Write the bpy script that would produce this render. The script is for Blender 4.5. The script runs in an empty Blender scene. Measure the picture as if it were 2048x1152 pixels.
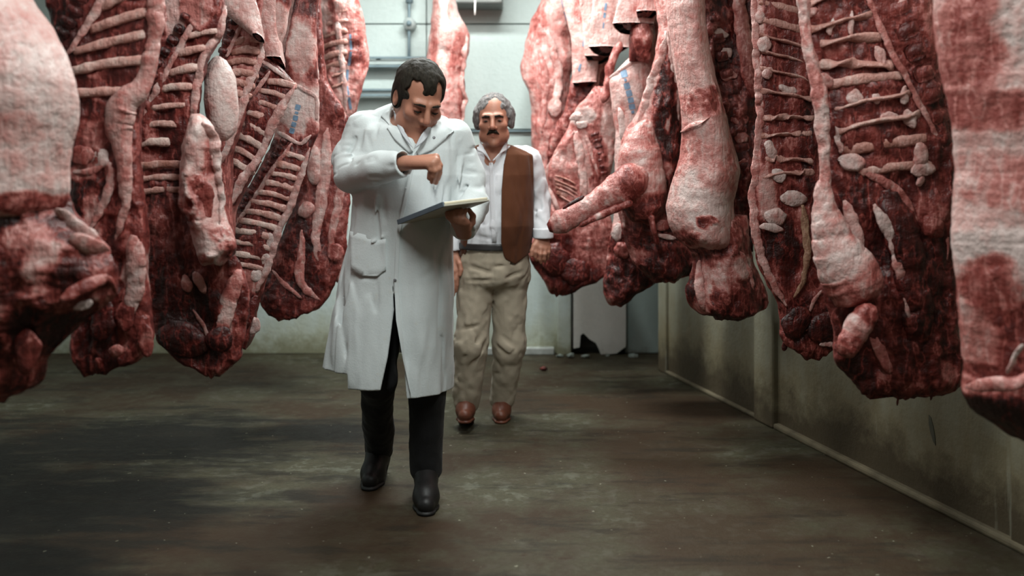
import bpy, bmesh, math, random
import numpy as np
from mathutils import Vector, Matrix
from mathutils.bvhtree import BVHTree

# ------------------------------------------------------------------ camera, world, lights
F = 1850.0            # focal length in pixels of the 2048 x 1152 frame
HZ = 340.0            # horizon row
CAMZ = 1.33
scene = bpy.context.scene
COL = scene.collection
cam_d = bpy.data.cameras.new('camera')
cam_d.sensor_width = 36.0
cam_d.lens = F * 36.0 / 2048.0
cam_d.shift_y = (HZ - 576.0) / 2048.0
cam_d.clip_start = 0.05
cam_d.dof.use_dof = True
cam_d.dof.focus_distance = 3.95
cam_d.dof.aperture_fstop = 1.35
cam = bpy.data.objects.new('camera', cam_d)
cam.location = (0, 0, CAMZ)
cam.rotation_euler = (math.pi / 2, 0, 0)
COL.objects.link(cam)
scene.camera = cam
world = bpy.data.worlds.new('world')
scene.world = world
world.use_nodes = True
world.node_tree.nodes['Background'].inputs[0].default_value = (0.02, 0.022, 0.024, 1)
world.node_tree.nodes['Background'].inputs[1].default_value = 0.3
scene.view_settings.view_transform = 'Standard'
scene.view_settings.look = 'None'
scene.view_settings.gamma = 1.0
scene.view_settings.use_curve_mapping = False
scene.view_settings.exposure = 0.12
scene.cycles.use_denoising = True
scene.cycles.max_bounces = 6
# the ceiling strip lamps of the cold store (fixtures are built further down): x, y, length, rot, watts
CEIL = 3.25
LAMPS = [(-0.25, 2.15, 1.3, 0, 56), (0.1, 4.4, 1.3, 0, 46), (-2.3, 3.4, 1.3, 0, 16), (1.1, 1.8, 1.3, 0, 28),
         (-0.5, 5.3, 1.3, math.pi / 2, 76)]
for lx, ly, ll, lr, lw in LAMPS:
    ld = bpy.data.lights.new('strip_lamp_light', 'AREA')
    ld.shape = 'RECTANGLE'; ld.size = 0.22; ld.size_y = ll; ld.energy = lw
    ld.color = (0.95, 1.0, 0.965)
    lo = bpy.data.objects.new('strip_lamp_light', ld)
    lo.location = (lx, ly, CEIL - 0.16); lo.rotation_euler = (0, 0, lr)
    COL.objects.link(lo)

def W(px, py, D):
    return np.array([(px - 1024.0) * D / F, D, CAMZ - (py - HZ) * D / F])

# ------------------------------------------------------------------ noise
def _h3(ix, iy, iz, s):
    n = (ix * 374761393 + iy * 668265263 + iz * 1274126177 + s * 974634777) & 0xffffffff
    n = ((n ^ (n >> 13)) * 1274126177) & 0xffffffff
    n = ((n ^ (n >> 15)) * 2246822519) & 0xffffffff
    return ((n >> 8) & 0xffff) / 65535.0
def vnoise(p, seed=0):
    p = np.asarray(p, dtype=np.float64)
    i = np.floor(p).astype(np.int64); f = p - i
    f = f * f * (3 - 2 * f)
    x, y, z = i[:, 0], i[:, 1], i[:, 2]
    r = 0
    for dx in (0, 1):
        wx = f[:, 0] if dx else 1 - f[:, 0]
        for dy in (0, 1):
            wy = f[:, 1] if dy else 1 - f[:, 1]
            for dz in (0, 1):
                wz = f[:, 2] if dz else 1 - f[:, 2]
                r = r + wx * wy * wz * _h3(x + dx, y + dy, z + dz, seed)
    return r
_ROT = np.array(Matrix.Rotation(0.7, 3, 'X') @ Matrix.Rotation(0.5, 3, 'Y') @ Matrix.Rotation(0.6, 3, 'Z'))
def fbm(p, seed=0, o=3):
    a, t, r = 1.0, 0.0, 0.0
    p = np.asarray(p, dtype=np.float64)
    for k in range(o):
        p = p @ _ROT
        r = r + a * vnoise(p * (2.03 ** k), seed + k * 17); t += a; a *= 0.5
    return r / t - 0.5

# ------------------------------------------------------------------ materials
MATS = {}
def nmat(name):
    m = bpy.data.materials.new(name); m.use_nodes = True
    nt = m.node_tree; b = nt.nodes['Principled BSDF']
    MATS[name] = m
    return m, nt, b
def N(nt, t, **kw):
    n = nt.nodes.new(t)
    for k, v in kw.items():
        if k.startswith('_'): setattr(n, k[1:], v)
        else: n.inputs[k.replace('__', ' ')].default_value = v
    return n
def lk(nt, a, b): nt.links.new(a, b)
def tex_noise(nt, co, scale, detail=4, rough=0.55):
    n = N(nt, 'ShaderNodeTexNoise', Scale=scale, Detail=detail, Roughness=rough)
    lk(nt, co, n.inputs['Vector']); return n.outputs['Fac']
def math_(nt, op, a, b, clamp=False):
    n = nt.nodes.new('ShaderNodeMath'); n.operation = op; n.use_clamp = clamp
    for i, v in enumerate((a, b)):
        if isinstance(v, (int, float)): n.inputs[i].default_value = v
        else: lk(nt, v, n.inputs[i])
    return n.outputs[0]
def mix_(nt, fac, a, b, mode='MIX'):
    n = nt.nodes.new('ShaderNodeMix'); n.data_type = 'RGBA'; n.blend_type = mode
    for sock, v in ((n.inputs[0], fac), (n.inputs[6], a), (n.inputs[7], b)):
        if isinstance(v, (int, float)): sock.default_value = v
        elif isinstance(v, tuple): sock.default_value = (v[0], v[1], v[2], 1)
        else: lk(nt, v, sock)
    return n.outputs[2]
def ramp_(nt, fac, stops):
    n = nt.nodes.new('ShaderNodeValToRGB'); e = n.color_ramp.elements
    while len(e) > len(stops): e.remove(e[-1])
    while len(e) < len(stops): e.new(0.5)
    for el, (p, c) in zip(e, stops):
        el.position = p; el.color = (c[0], c[1], c[2], 1) if isinstance(c, tuple) else (c, c, c, 1)
    lk(nt, fac, n.inputs[0]); return n.outputs[0]
def bump_(nt, b, h, strength=0.3, dist=0.02):
    n = N(nt, 'ShaderNodeBump', Strength=strength, Distance=dist)
    lk(nt, h, n.inputs['Height']); lk(nt, n.outputs[0], b.inputs['Normal'])
def coords(nt, kind='Object', scale=None):
    c = nt.nodes.new('ShaderNodeTexCoord').outputs[kind]
    if scale:
        mp = N(nt, 'ShaderNodeMapping'); mp.inputs['Scale'].default_value = scale
        lk(nt, c, mp.inputs['Vector']); c = mp.outputs[0]
    return c

def make_flesh(name, stops, amp1=0.17, amp2=0.15, rough=0.42, bs=0.7):
    m, nt, b = nmat(name)
    co = coords(nt)
    at = N(nt, 'ShaderNodeAttribute'); at.attribute_name = 'm'
    n1 = tex_noise(nt, co, 9, 5); n2 = tex_noise(nt, co, 38, 4, 0.6)
    st = coords(nt, 'Object', (60, 60, 9)); n3 = tex_noise(nt, st, 1.0, 3)
    f = math_(nt, 'ADD', at.outputs['Fac'], math_(nt, 'MULTIPLY', math_(nt, 'SUBTRACT', n1, 0.5), amp1 * 2))
    f = math_(nt, 'ADD', f, math_(nt, 'MULTIPLY', math_(nt, 'SUBTRACT', n2, 0.5), amp2 * 2))
    f = math_(nt, 'ADD', f, math_(nt, 'MULTIPLY', math_(nt, 'MULTIPLY', math_(nt, 'SUBTRACT', n3, 0.5), math_(nt, 'ADD', at.outputs['Fac'], 0.03)), 0.8))
    n4 = tex_noise(nt, coords(nt, 'Object', (1, 1, 0.45)), 17, 3, 0.5)      # seams of fat between the muscles
    seam = ramp_(nt, math_(nt, 'ABSOLUTE', math_(nt, 'SUBTRACT', n4, 0.5), 0), [(0.0, 1.0), (0.035, 0.0)])
    f = math_(nt, 'SUBTRACT', f, math_(nt, 'MULTIPLY', math_(nt, 'MULTIPLY', seam, n1), math_(nt, 'MULTIPLY', at.outputs['Fac'], 0.75)), True)
    lk(nt, ramp_(nt, f, stops), b.inputs['Base Color'])
    lk(nt, ramp_(nt, n2, [(0.3, rough - 0.14), (0.7, rough + 0.16)]), b.inputs['Roughness'])
    b.inputs['Specular IOR Level'].default_value = 0.45
    bump_(nt, b, math_(nt, 'ADD', n2, math_(nt, 'MULTIPLY', n3, 0.7)), bs, 0.012)
    return m
FLESH = make_flesh('flesh', [(0.0, (0.54, 0.42, 0.395)), (0.12, (0.49, 0.29, 0.265)), (0.27, (0.395, 0.140, 0.122)),
                             (0.46, (0.215, 0.042, 0.034)), (0.70, (0.082, 0.0095, 0.0075)), (1.0, (0.019, 0.0024, 0.002))], 0.19, 0.16)
TAN = make_flesh('tan_membrane', [(0.0, (0.55, 0.43, 0.33)), (0.3, (0.42, 0.26, 0.17)), (0.6, (0.24, 0.11, 0.07)), (1.0, (0.10, 0.035, 0.025))])
BONE = make_flesh('rib_bone', [(0.0, (0.56, 0.41, 0.365)), (0.2, (0.48, 0.25, 0.215)), (0.45, (0.30, 0.12, 0.09)), (1.0, (0.10, 0.025, 0.02))], 0.2, 0.22)

def simple(name, col, rough=0.6, metal=0.0, var=0.12, scale=20, bump=0.15, bscale=120, spec=0.4):
    m, nt, b = nmat(name)
    co = coords(nt)
    n1 = tex_noise(nt, co, scale, 5)
    c = mix_(nt, ramp_(nt, n1, [(0.3, 0.0), (0.7, 1.0)]), tuple(v * (1 - var) for v in col), tuple(min(1, v * (1 + var)) for v in col))
    lk(nt, c, b.inputs['Base Color'])
    b.inputs['Roughness'].default_value = rough; b.inputs['Metallic'].default_value = metal
    b.inputs['Specular IOR Level'].default_value = spec
    if bump: bump_(nt, b, tex_noise(nt, co, bscale, 3), bump, 0.004)
    return m
STEEL = simple('galvanised_steel', (0.30, 0.34, 0.36), 0.45, 0.7)
INK = simple('blue_ink', (0.13, 0.20, 0.29), 0.6, 0, 0.3, 60)
INK2 = INK

# ------------------------------------------------------------------ objects
def empty(name, loc):
    o = bpy.data.objects.new(name, None); o.location = loc; o.empty_display_size = 0.1
    COL.objects.link(o); return o
def tag(o, label=None, cat=None, group=None, kind=None):
    if label: o['label'] = label
    if cat: o['category'] = cat
    if group: o['group'] = group
    if kind: o['kind'] = kind
    return o
def obj(name, verts, faces, mat, parent=None, m=None, smooth=True, loc=None):
    v = np.asarray(verts, dtype=np.float64)
    off = np.array(parent.matrix_basis.translation if parent is not None and parent.parent is None else
                   ((parent.matrix_basis.translation + parent.parent.matrix_basis.translation) if parent is not None else (loc or (0, 0, 0))))
    me = bpy.data.meshes.new(name)
    me.from_pydata((v - off).tolist(), [], faces if isinstance(faces, list) else faces.tolist())
    me.materials.append(mat)
    if smooth: me.polygons.foreach_set('use_smooth', [True] * len(me.polygons))
    if m is not None:
        a = me.attributes.new('m', 'FLOAT', 'POINT')
        a.data.foreach_set('value', np.clip(np.broadcast_to(np.asarray(m, dtype=np.float32), (len(v),)), 0, 1.2).astype(np.float32))
    me.update()
    o = bpy.data.objects.new(name, me)
    if parent is not None: o.parent = parent
    elif loc: o.location = loc
    COL.objects.link(o); return o
def box_geo(c, s):
    x, y, z = [k / 2 for k in s]
    v = [(c[0] + a * x, c[1] + b * y, c[2] + d * z) for a in (-1, 1) for b in (-1, 1) for d in (-1, 1)]
    f = [(0, 1, 3, 2), (4, 6, 7, 5), (0, 4, 5, 1), (2, 3, 7, 6), (0, 2, 6, 4), (1, 5, 7, 3)]
    return v, f
def join_geo(*gs):
    V, Fc = [], []
    for v, f in gs:
        o = len(V); V += [tuple(p) for p in v]; Fc += [tuple(i + o for i in q) for q in f]
    return V, Fc
def bevel(o, w=0.01, seg=2):
    md = o.modifiers.new('bevel', 'BEVEL'); md.width = w; md.segments = seg; md.limit_method = 'ANGLE'
    return o

def resample(pts, n):
    pts = np.asarray(pts, float)
    if len(pts) == 1: return np.repeat(pts, n, 0)
    # Catmull-Rom, chord-length even
    P = np.vstack([2 * pts[0] - pts[1], pts, 2 * pts[-1] - pts[-2]])
    out = []
    k = 10
    for i in range(len(pts) - 1):
        p0, p1, p2, p3 = P[i], P[i + 1], P[i + 2], P[i + 3]
        for j in range(k):
            t = j / k
            out.append(0.5 * ((2 * p1) + (p2 - p0) * t + (2 * p0 - 5 * p1 + 4 * p2 - p3) * t * t + (3 * p1 - p0 - 3 * p2 + p3) * t ** 3))
    out.append(pts[-1]); out = np.array(out)
    d = np.r_[0, np.cumsum(np.linalg.norm(np.diff(out[:, :3], axis=0), axis=1))]
    if d[-1] == 0: d = np.arange(len(out), dtype=float)
    q = np.linspace(0, d[-1], n)
    return np.stack([np.interp(q, d, out[:, c]) for c in range(out.shape[1])], 1)

def tube_geo(P, R, ns=12, flat=1.0, cap=True):
    """P (n,3) world, R (n,) radius; flat squashes along world y."""
    P = np.asarray(P, float); n = len(P)
    T = np.gradient(P, axis=0); T /= np.linalg.norm(T, axis=1)[:, None] + 1e-9
    ref = np.array([0, 1.0, 0]) if abs(T[0][1]) < 0.9 else np.array([1.0, 0, 0])
    U = ref - T * (T @ ref)[:, None]; U /= np.linalg.norm(U, axis=1)[:, None] + 1e-9
    Vv = np.cross(T, U)
    a = np.linspace(0, 2 * math.pi, ns, endpoint=False)
    V = P[:, None, :] + R[:, None, None] * (np.cos(a)[None, :, None] * U[:, None, :] * flat + np.sin(a)[None, :, None] * Vv[:, None, :])
    V = V.reshape(-1, 3)
    f = [(i * ns + j, i * ns + (j + 1) % ns, (i + 1) * ns + (j + 1) % ns, (i + 1) * ns + j) for i in range(n - 1) for j in range(ns)]
    if cap:
        f.append(tuple(range(ns))[::-1]); f.append(tuple((n - 1) * ns + j for j in range(ns)))
    return V, f
# ------------------------------------------------------------------ room
def surf_floor():
    m, nt, b = nmat('stained_concrete')
    co = coords(nt)
    st = coords(nt, 'Object', (0.8, 3.0, 1))
    n1 = tex_noise(nt, co, 1.1, 6, 0.62); n2 = tex_noise(nt, st, 2.6, 7, 0.7); n3 = tex_noise(nt, co, 60, 5, 0.7)
    n4 = tex_noise(nt, co, 14, 6, 0.65)
    base = mix_(nt, n3, (0.026, 0.0245, 0.0135), (0.078, 0.070, 0.042))
    blue = mix_(nt, ramp_(nt, n4, [(0.50, 0.0), (0.62, 0.8)]), base, (0.120, 0.122, 0.092))
    red = mix_(nt, ramp_(nt, math_(nt, 'ADD', math_(nt, 'MULTIPLY', n1, 0.7), math_(nt, 'MULTIPLY', n4, 0.3)), [(0.44, 0.0), (0.56, 0.95)]), blue, (0.032, 0.018, 0.0085))
    # blood and water stains by place; the black left ones include painted shade
    def ell(cx, cy, rx, ry, k=1.4):
        mp = N(nt, 'ShaderNodeMapping'); mp.vector_type = 'TEXTURE'
        mp.inputs['Location'].default_value = (cx, cy, 0); mp.inputs['Scale'].default_value = (rx, ry, 1.0)
        lk(nt, co, mp.inputs['Vector'])
        ln = nt.nodes.new('ShaderNodeVectorMath'); ln.operation = 'LENGTH'; lk(nt, mp.outputs[0], ln.inputs[0])
        v = math_(nt, 'ADD', ln.outputs['Value'], math_(nt, 'MULTIPLY', math_(nt, 'SUBTRACT', n2, 0.5), k))
        return ramp_(nt, v, [(0.45, 1.0), (1.15, 0.0)])
    brown, black = None, None
    for q in ((0.68, 4.3, 0.42, 0.75), (0.75, 3.35, 0.5, 0.5), (0.95, 5.2, 0.5, 0.5), (-0.66, 3.78, 0.28, 0.22), (0.1, 5.3, 0.5, 0.35), (-0.9, 3.3, 0.7, 0.35), (-0.3, 3.45, 0.16, 0.08), (1.3, 3.9, 0.3, 0.5)):
        e_ = ell(*q); brown = e_ if brown is None else math_(nt, 'MAXIMUM', brown, e_)
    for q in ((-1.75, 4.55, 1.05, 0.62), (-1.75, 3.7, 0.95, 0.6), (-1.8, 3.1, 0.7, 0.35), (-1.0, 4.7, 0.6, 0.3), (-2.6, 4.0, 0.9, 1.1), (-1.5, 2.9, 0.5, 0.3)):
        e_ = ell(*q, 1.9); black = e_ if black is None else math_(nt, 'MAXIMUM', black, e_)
    red = mix_(nt, math_(nt, 'MULTIPLY', brown, 0.8), red, (0.034, 0.0175, 0.008))
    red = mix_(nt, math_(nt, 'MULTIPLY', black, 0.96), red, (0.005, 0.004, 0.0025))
    dk = ramp_(nt, n2, [(0.38, 1.0), (0.47, 0.0)])
    c = mix_(nt, math_(nt, 'MULTIPLY', dk, 0.6), red, (0.014, 0.011, 0.0065))
    # pale scraps and chalky specks
    sp = ramp_(nt, tex_noise(nt, co, 42, 2, 0.4), [(0.735, 0.0), (0.755, 1.0)])
    c = mix_(nt, math_(nt, 'MULTIPLY', sp, 0.6), c, (0.24, 0.23, 0.17))
    lk(nt, c, b.inputs['Base Color'])
    r = math_(nt, 'ADD', math_(nt, 'MULTIPLY', n4, 0.35), 0.5)
    lk(nt, r, b.inputs['Roughness'])
    b.inputs['Specular IOR Level'].default_value = 0.22
    bump_(nt, b, math_(nt, 'ADD', n3, n4), 0.25, 0.01)
    return m
def surf_wall(name, top, low, grime, hgt, streak=0.5):
    m, nt, b = nmat(name)
    co = coords(nt)
    st = coords(nt, 'Object', (9, 9, 0.7))
    n1 = tex_noise(nt, co, 1.6, 6, 0.6); n2 = tex_noise(nt, st, 1.3, 6, 0.65); n3 = tex_noise(nt, co, 30, 5, 0.65)
    n5 = tex_noise(nt, co, 5, 7, 0.7)
    sx = nt.nodes.new('ShaderNodeSeparateXYZ'); lk(nt, co, sx.inputs[0])
    z = sx.outputs[2]
    c = mix_(nt, n1, tuple(v * 0.9 for v in top), tuple(min(1, v * 1.08) for v in top))
    c = mix_(nt, math_(nt, 'MULTIPLY', n3, 0.45), c, tuple(v * 0.72 for v in top))
    # splash grime climbs from the floor
    g = math_(nt, 'SUBTRACT', hgt, z)
    g = math_(nt, 'ADD', math_(nt, 'MULTIPLY', g, 1.7), math_(nt, 'MULTIPLY', math_(nt, 'SUBTRACT', n5, 0.5), 1.3))
    g = math_(nt, 'ADD', g, math_(nt, 'MULTIPLY', math_(nt, 'SUBTRACT', n2, 0.5), 1.2 * streak))
    c = mix_(nt, ramp_(nt, g, [(0.0, 0.0), (0.75, 0.85)]), c, low)
    g2 = math_(nt, 'ADD', math_(nt, 'MULTIPLY', math_(nt, 'SUBTRACT', hgt * 0.42, z), 5.0), math_(nt, 'MULTIPLY', math_(nt, 'SUBTRACT', n5, 0.5), 2.4))
    c = mix_(nt, ramp_(nt, g2, [(0.15, 0.0), (0.8, 0.92)]), c, grime)
    dr = ramp_(nt, n2, [(0.62, 0.0), (0.72, 0.5 * streak)])
    c = mix_(nt, dr, c, tuple(min(1, v * 1.25) for v in top))
    lk(nt, c, b.inputs['Base Color'])
    b.inputs['Roughness'].default_value = 0.5
    bump_(nt, b, math_(nt, 'ADD', n3, n5), 0.3, 0.012)
    return m
FLOOR = surf_floor()
WALLB = surf_wall('painted_wall_back', (0.56, 0.645, 0.625), (0.36, 0.36, 0.24), (0.20, 0.20, 0.13), 0.42, 0.35)
WALLR = surf_wall('painted_wall_right', (0.29, 0.29, 0.225), (0.19, 0.155, 0.088), (0.065, 0.048, 0.028), 0.66, 0.9)
CEILM = simple('ceiling_paint', (0.30, 0.31, 0.30), 0.8, 0, 0.06)
DARK = simple('dark_gap', (0.05, 0.055, 0.05), 0.9, 0, 0.2)
PIPE = simple('blue_grey_pipe', (0.20, 0.27, 0.30), 0.5, 0.2)
DOORM = surf_wall('door_paint', (0.74, 0.745, 0.71), (0.42, 0.43, 0.38), (0.18, 0.18, 0.14), 0.16, 0.3)
DOORG = surf_wall('shaded_jamb_paint', (0.34, 0.42, 0.40), (0.30, 0.34, 0.30), (0.12, 0.12, 0.09), 0.2, 0.4)  # green-grey paint, darkened to carry the shade of the bay
CURB = simple('pale_curb', (0.15, 0.125, 0.08), 0.7, 0, 0.35, 9, 0.4, 40)

BW = 6.70
def struct(name, geo, mat, parent=None, bev=0):
    o = obj(name, geo[0], geo[1], mat, parent, smooth=False)
    if parent is None: o['kind'] = 'structure'
    if bev: bevel(o, bev)
    return o
fl = struct('floor', box_geo((0, 2.6, -0.06), (8.6, 9.2, 0.12)), FLOOR); fl['label'] = 'stained grey-brown concrete floor of the cold store'; fl['category'] = 'floor'
ce = struct('ceiling', box_geo((0, 2.6, CEIL + 0.06), (8.6, 9.2, 0.12)), CEILM); ce['label'] = 'pale flat ceiling above the meat rails'; ce['category'] = 'ceiling'
# back wall: a core and three painted panel courses with open joints between them
wb = struct('wall_back', box_geo((-0.6, BW + 0.16, CEIL / 2), (7.4, 0.24, CEIL)), DARK)
tag(wb, 'pale blue-green painted panel wall at the far end', 'wall')
def zrow(py, D=BW): return CAMZ - (py - HZ) * D / F
cuts = [0.0, zrow(259), zrow(48), CEIL]
xs = [-4.25, -2.4, -0.62, 0.44, 2.9]
for r in range(3):
    for c in range(4):
        z0, z1 = cuts[r] + (0.004 if r else 0), cuts[r + 1] - 0.004
        x0, x1 = xs[c] + 0.003, xs[c + 1] - 0.003
        if r == 0 and c == 3:
            continue
        struct('wall_panel', box_geo(((x0 + x1) / 2, BW + 0.02, (z0 + z1) / 2), (x1 - x0, 0.04, z1 - z0)), WALLB, wb, 0.004)
# lower right bay of the back wall: green-grey jamb wall, its shade mixed into the paint, door beside it
def xcol(px, D=BW): return (px - 1024) * D / F
struct('wall_panel', box_geo(((xcol(1250) + 2.9) / 2, BW + 0.02, cuts[1] / 2), (2.9 - xcol(1250), 0.04, cuts[1] - 0.008)), DOORG, wb, 0.004)
struct('wall_panel', box_geo(((0.443 + xcol(1250)) / 2, BW + 0.02, cuts[1] - 0.06), (xcol(1250) - 0.443, 0.04, 0.11)), WALLB, wb, 0.004)
tr = struct('trim_1', box_geo(((xcol(1114) + xcol(1141)) / 2, BW - 0.03, 0.98), (xcol(1141) - xcol(1114), 0.06, 1.96)), WALLB, None, 0.006)
tag(tr, 'upright pale door frame strip beside the worn door', 'trim')
# door leaf with its broken lower corner
dx0, dx1 = xcol(1146), xcol(1250)
hole = [(1146, 697), (1158, 692), (1160, 668), (1166, 664), (1178, 676), (1190, 683), (1197, 697), (1193, 703)]
prof = [(dx0, 1.66), (dx0, zrow(694))] + [(xcol(a), zrow(b)) for a, b in hole[1:-1]] + [(xcol(1200), zrow(706)), (xcol(1232), zrow(704)), (dx1, zrow(690)), (dx1, 1.66)]
V = [(x, BW - 0.055, z) for x, z in prof] + [(x, BW - 0.005, z) for x, z in prof]
n = len(prof)
Fc = [tuple(range(n))[::-1], tuple(range(n, 2 * n))] + [(i, (i + 1) % n, (i + 1) % n + n, i + n) for i in range(n)]
dr = struct('door_1', (V, Fc), DOORM); tag(dr, 'off-white cold store door with a broken lower corner', 'door')
struct('door_core', box_geo(((dx0 + dx1) / 2, BW + 0.03, 0.85), (dx1 - dx0, 0.04, 1.62)), DARK, dr)
random.seed(5)
CR = ['first plaster crumb beside the upright door frame strip', 'second plaster crumb from the door frame strip', 'plaster crumb right under the hole in the broken door', 'plaster crumb at the middle of the broken door foot', 'last plaster crumb past the far edge of the broken door']
for i in range(5):                              # crumbled plaster at the door foot
    cx = xcol((1118, 1138, 1168, 1212, 1262)[i]); s = random.uniform(0.010, 0.026)
    bm = bmesh.new(); bmesh.ops.create_icosphere(bm, subdivisions=1, radius=s)
    vv = np.array([v.co[:] for v in bm.verts]) * np.array([1.5, 1, 0.62]); vv += np.random.RandomState(i).uniform(-0.3, 0.3, vv.shape) * s
    vv[:, 2] -= vv[:, 2].min(); ff = [tuple(v.index for v in f.verts) for f in bm.faces]; bm.free()
    px = cx; py = BW - random.uniform(0.07, 0.16)
    o = obj('plaster_chunk', vv + np.array([px, py, 0.001]), ff, DOORG, None, None, False, loc=(px, py, 0))
    tag(o, CR[i], 'plaster', 'plaster crumbs by the door')
bb = struct('baseboard_back', box_geo(((-0.62 + xcol(1108)) / 2, BW - 0.03, 0.027), (xcol(1108) + 0.62, 0.06, 0.054)), simple('wet_steel', (0.62, 0.66, 0.64), 0.22, 0.55, 0.3, 12), None, 0.008)
tag(bb, 'shiny wet kick strip along the foot of the back wall', 'baseboard')
# left, right and camera-side walls
wl = struct('wall_left', box_geo((-3.95, 2.6, CEIL / 2), (0.2, 9.0, CEIL)), WALLB); tag(wl, 'pale wall beyond the left row of carcasses', 'wall')
wf = struct('wall_front', box_geo((0, -1.9, CEIL / 2), (8.4, 0.2, CEIL)), WALLR); tag(wf, 'pale wall at the near end of the cold store', 'wall')
ra, rb = np.array([0.99, 6.15]), np.array([0.99 + 7.95 * 0.2715, -1.8])
rd = (rb - ra) / np.linalg.norm(rb - ra); rn = np.array([-rd[1], rd[0]]);  rn = rn if rn[0] > 0 else -rn
def rwall(t0, t1, z0, z1, o0, o1):
    q = [ra + rd * t0 + rn * o0, ra + rd * t1 + rn * o0, ra + rd * t1 + rn * o1, ra + rd * t0 + rn * o1]
    V = [(p[0], p[1], z) for z in (z0, z1) for p in q]
    return V, [(3, 2, 1, 0), (4, 5, 6, 7), (0, 1, 5, 4), (1, 2, 6, 5), (2, 3, 7, 6), (3, 0, 4, 7)]
LR = np.linalg.norm(rb - ra)
wr = struct('wall_right', rwall(0, LR, 0, CEIL, 0, 0.25), WALLR); tag(wr, 'grimy plastered wall behind the right-hand row of carcasses', 'wall')
def t_at(px):     # wall parameter seen in picture column px at the floor line
    k = (px - 1024) / F
    return (k * ra[1] - ra[0]) / (rd[0] - k * rd[1])
struct('pilaster', rwall(t_at(1518), t_at(1556), 0, CEIL, -0.035, 0.02), WALLR, wr, 0.012)
struct('corner_bead', rwall(0, 0.12, 0, CEIL, -0.022, 0.02), WALLR, wr, 0.008)
struct('wall_batten', rwall(t_at(2030), t_at(2075), 0, CEIL, -0.02, 0.02), WALLR, wr, 0.006)
struct('floor_curb', rwall(t_at(1556), LR, 0, 0.03, -0.03, 0.02), CURB, wr, 0.01)
struct('floor_curb', rwall(0.1, t_at(1520), 0, 0.022, -0.02, 0.02), CURB, wr, 0.008)
tw_ = t_at(1865); zw_ = CAMZ - (860 - HZ) * (ra + rd * tw_)[1] / F
sc_ = [(0.55 * u_, 0.55 * v_) for u_, v_ in [(-0.035, 0.10), (-0.012, 0.085), (0.012, 0.03), (0.03, -0.04), (0.036, -0.10), (0.012, -0.08), (-0.018, -0.02), (-0.034, 0.04)]]
V = [tuple(ra + rd * (tw_ + u_) + rn * (-0.003)) + (zw_ + v_,) for u_, v_ in sc_] + [tuple(ra + rd * (tw_ + u_) + rn * 0.004) + (zw_ + v_,) for u_, v_ in sc_]
struct('scuff_mark', (V, [tuple(range(8)), tuple(range(15, 7, -1))] + [(k, (k + 1) % 8, (k + 1) % 8 + 8, k + 8) for k in range(8)]), simple('dark_scuff', (0.10, 0.10, 0.075), 0.8), wr)
# pipes and rails on the back wall
def pipe(name, pts, r, mat, parent=None):
    P = resample(pts, max(2, 6 * len(pts))); V, f = tube_geo(P, np.full(len(P), r), 10)
    return obj(name, V, f, mat, parent)
PY = BW - 0.07
e = empty('conduit', (xcol(818, PY), PY, 1.9))
tag(e, 'upright grey conduit with a round bracket on the back wall', 'conduit')
pipe('conduit_pipe', [(xcol(818, PY), PY, zrow(118, PY)), (xcol(819, PY), PY, CEIL)], 0.011, PIPE, e)
V, f = tube_geo([(xcol(819, PY), PY - 0.03, zrow(48, PY)), (xcol(819, PY), PY + 0.05, zrow(48, PY))], np.array([0.042, 0.046]), 18)
obj('round_bracket', V, f, simple('pale_bracket', (0.5, 0.56, 0.55), 0.5, 0.2), e)
V, f = tube_geo([(xcol(819, PY), PY - 0.045, zrow(48, PY)), (xcol(819, PY), PY - 0.02, zrow(48, PY))], np.array([0.018, 0.022]), 12)
obj('bracket_nut', V, f, PIPE, e)
V, f = tube_geo([(xcol(819, PY), PY, zrow(6, PY)), (xcol(819, PY), PY, zrow(-8, PY))], np.array([0.026, 0.026]), 12)
obj('conduit_clamp', V, f, PIPE, e)
for y0, y1, xa, xb, lab in ((116, 133, 640, 872, 'upper horizontal bumper rail on the back wall behind the man in the coat'),
                            (180, 191, 560, 800, 'lower horizontal bumper rail on the back wall, below its twin')):
    e = empty('bumper_rail', (xcol((xa + xb) / 2, PY), BW, zrow((y0 + y1) / 2, PY))); tag(e, lab, 'rail')
    z0, z1 = zrow(y1, PY), zrow(y0, PY); h = z1 - z0
    g = box_geo((xcol((xa + xb) / 2, PY), PY, (z0 + z1) / 2), (xcol(xb, PY) - xcol(xa, PY), 0.02, h * 0.55)); obj('rail_web', g[0], g[1], simple('rail_web', (0.42, 0.48, 0.47), 0.5, 0.3), e, smooth=False)
    for zz in (z0, z1):
        g = box_geo((xcol((xa + xb) / 2, PY), PY - 0.012, zz), (xcol(xb, PY) - xcol(xa, PY), 0.045, 0.014)); obj('rail_flange', g[0], g[1], PIPE, e, smooth=False)
    for xx in np.linspace(xa + 15, xb - 15, 3):
        g = box_geo((xcol(xx, PY), BW - 0.03, (z0 + z1) / 2), (0.03, 0.06, h * 0.8)); obj('rail_bracket', g[0], g[1], PIPE, e, smooth=False)
g = box_geo((xcol(1000, BW), BW - 0.015, zrow(262)), (xcol(1240) - xcol(900), 0.03, 0.012)); o = struct('trim_2', g, PIPE); tag(o, 'thin ledge strip across the back wall behind the grey-haired man', 'trim')
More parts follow.
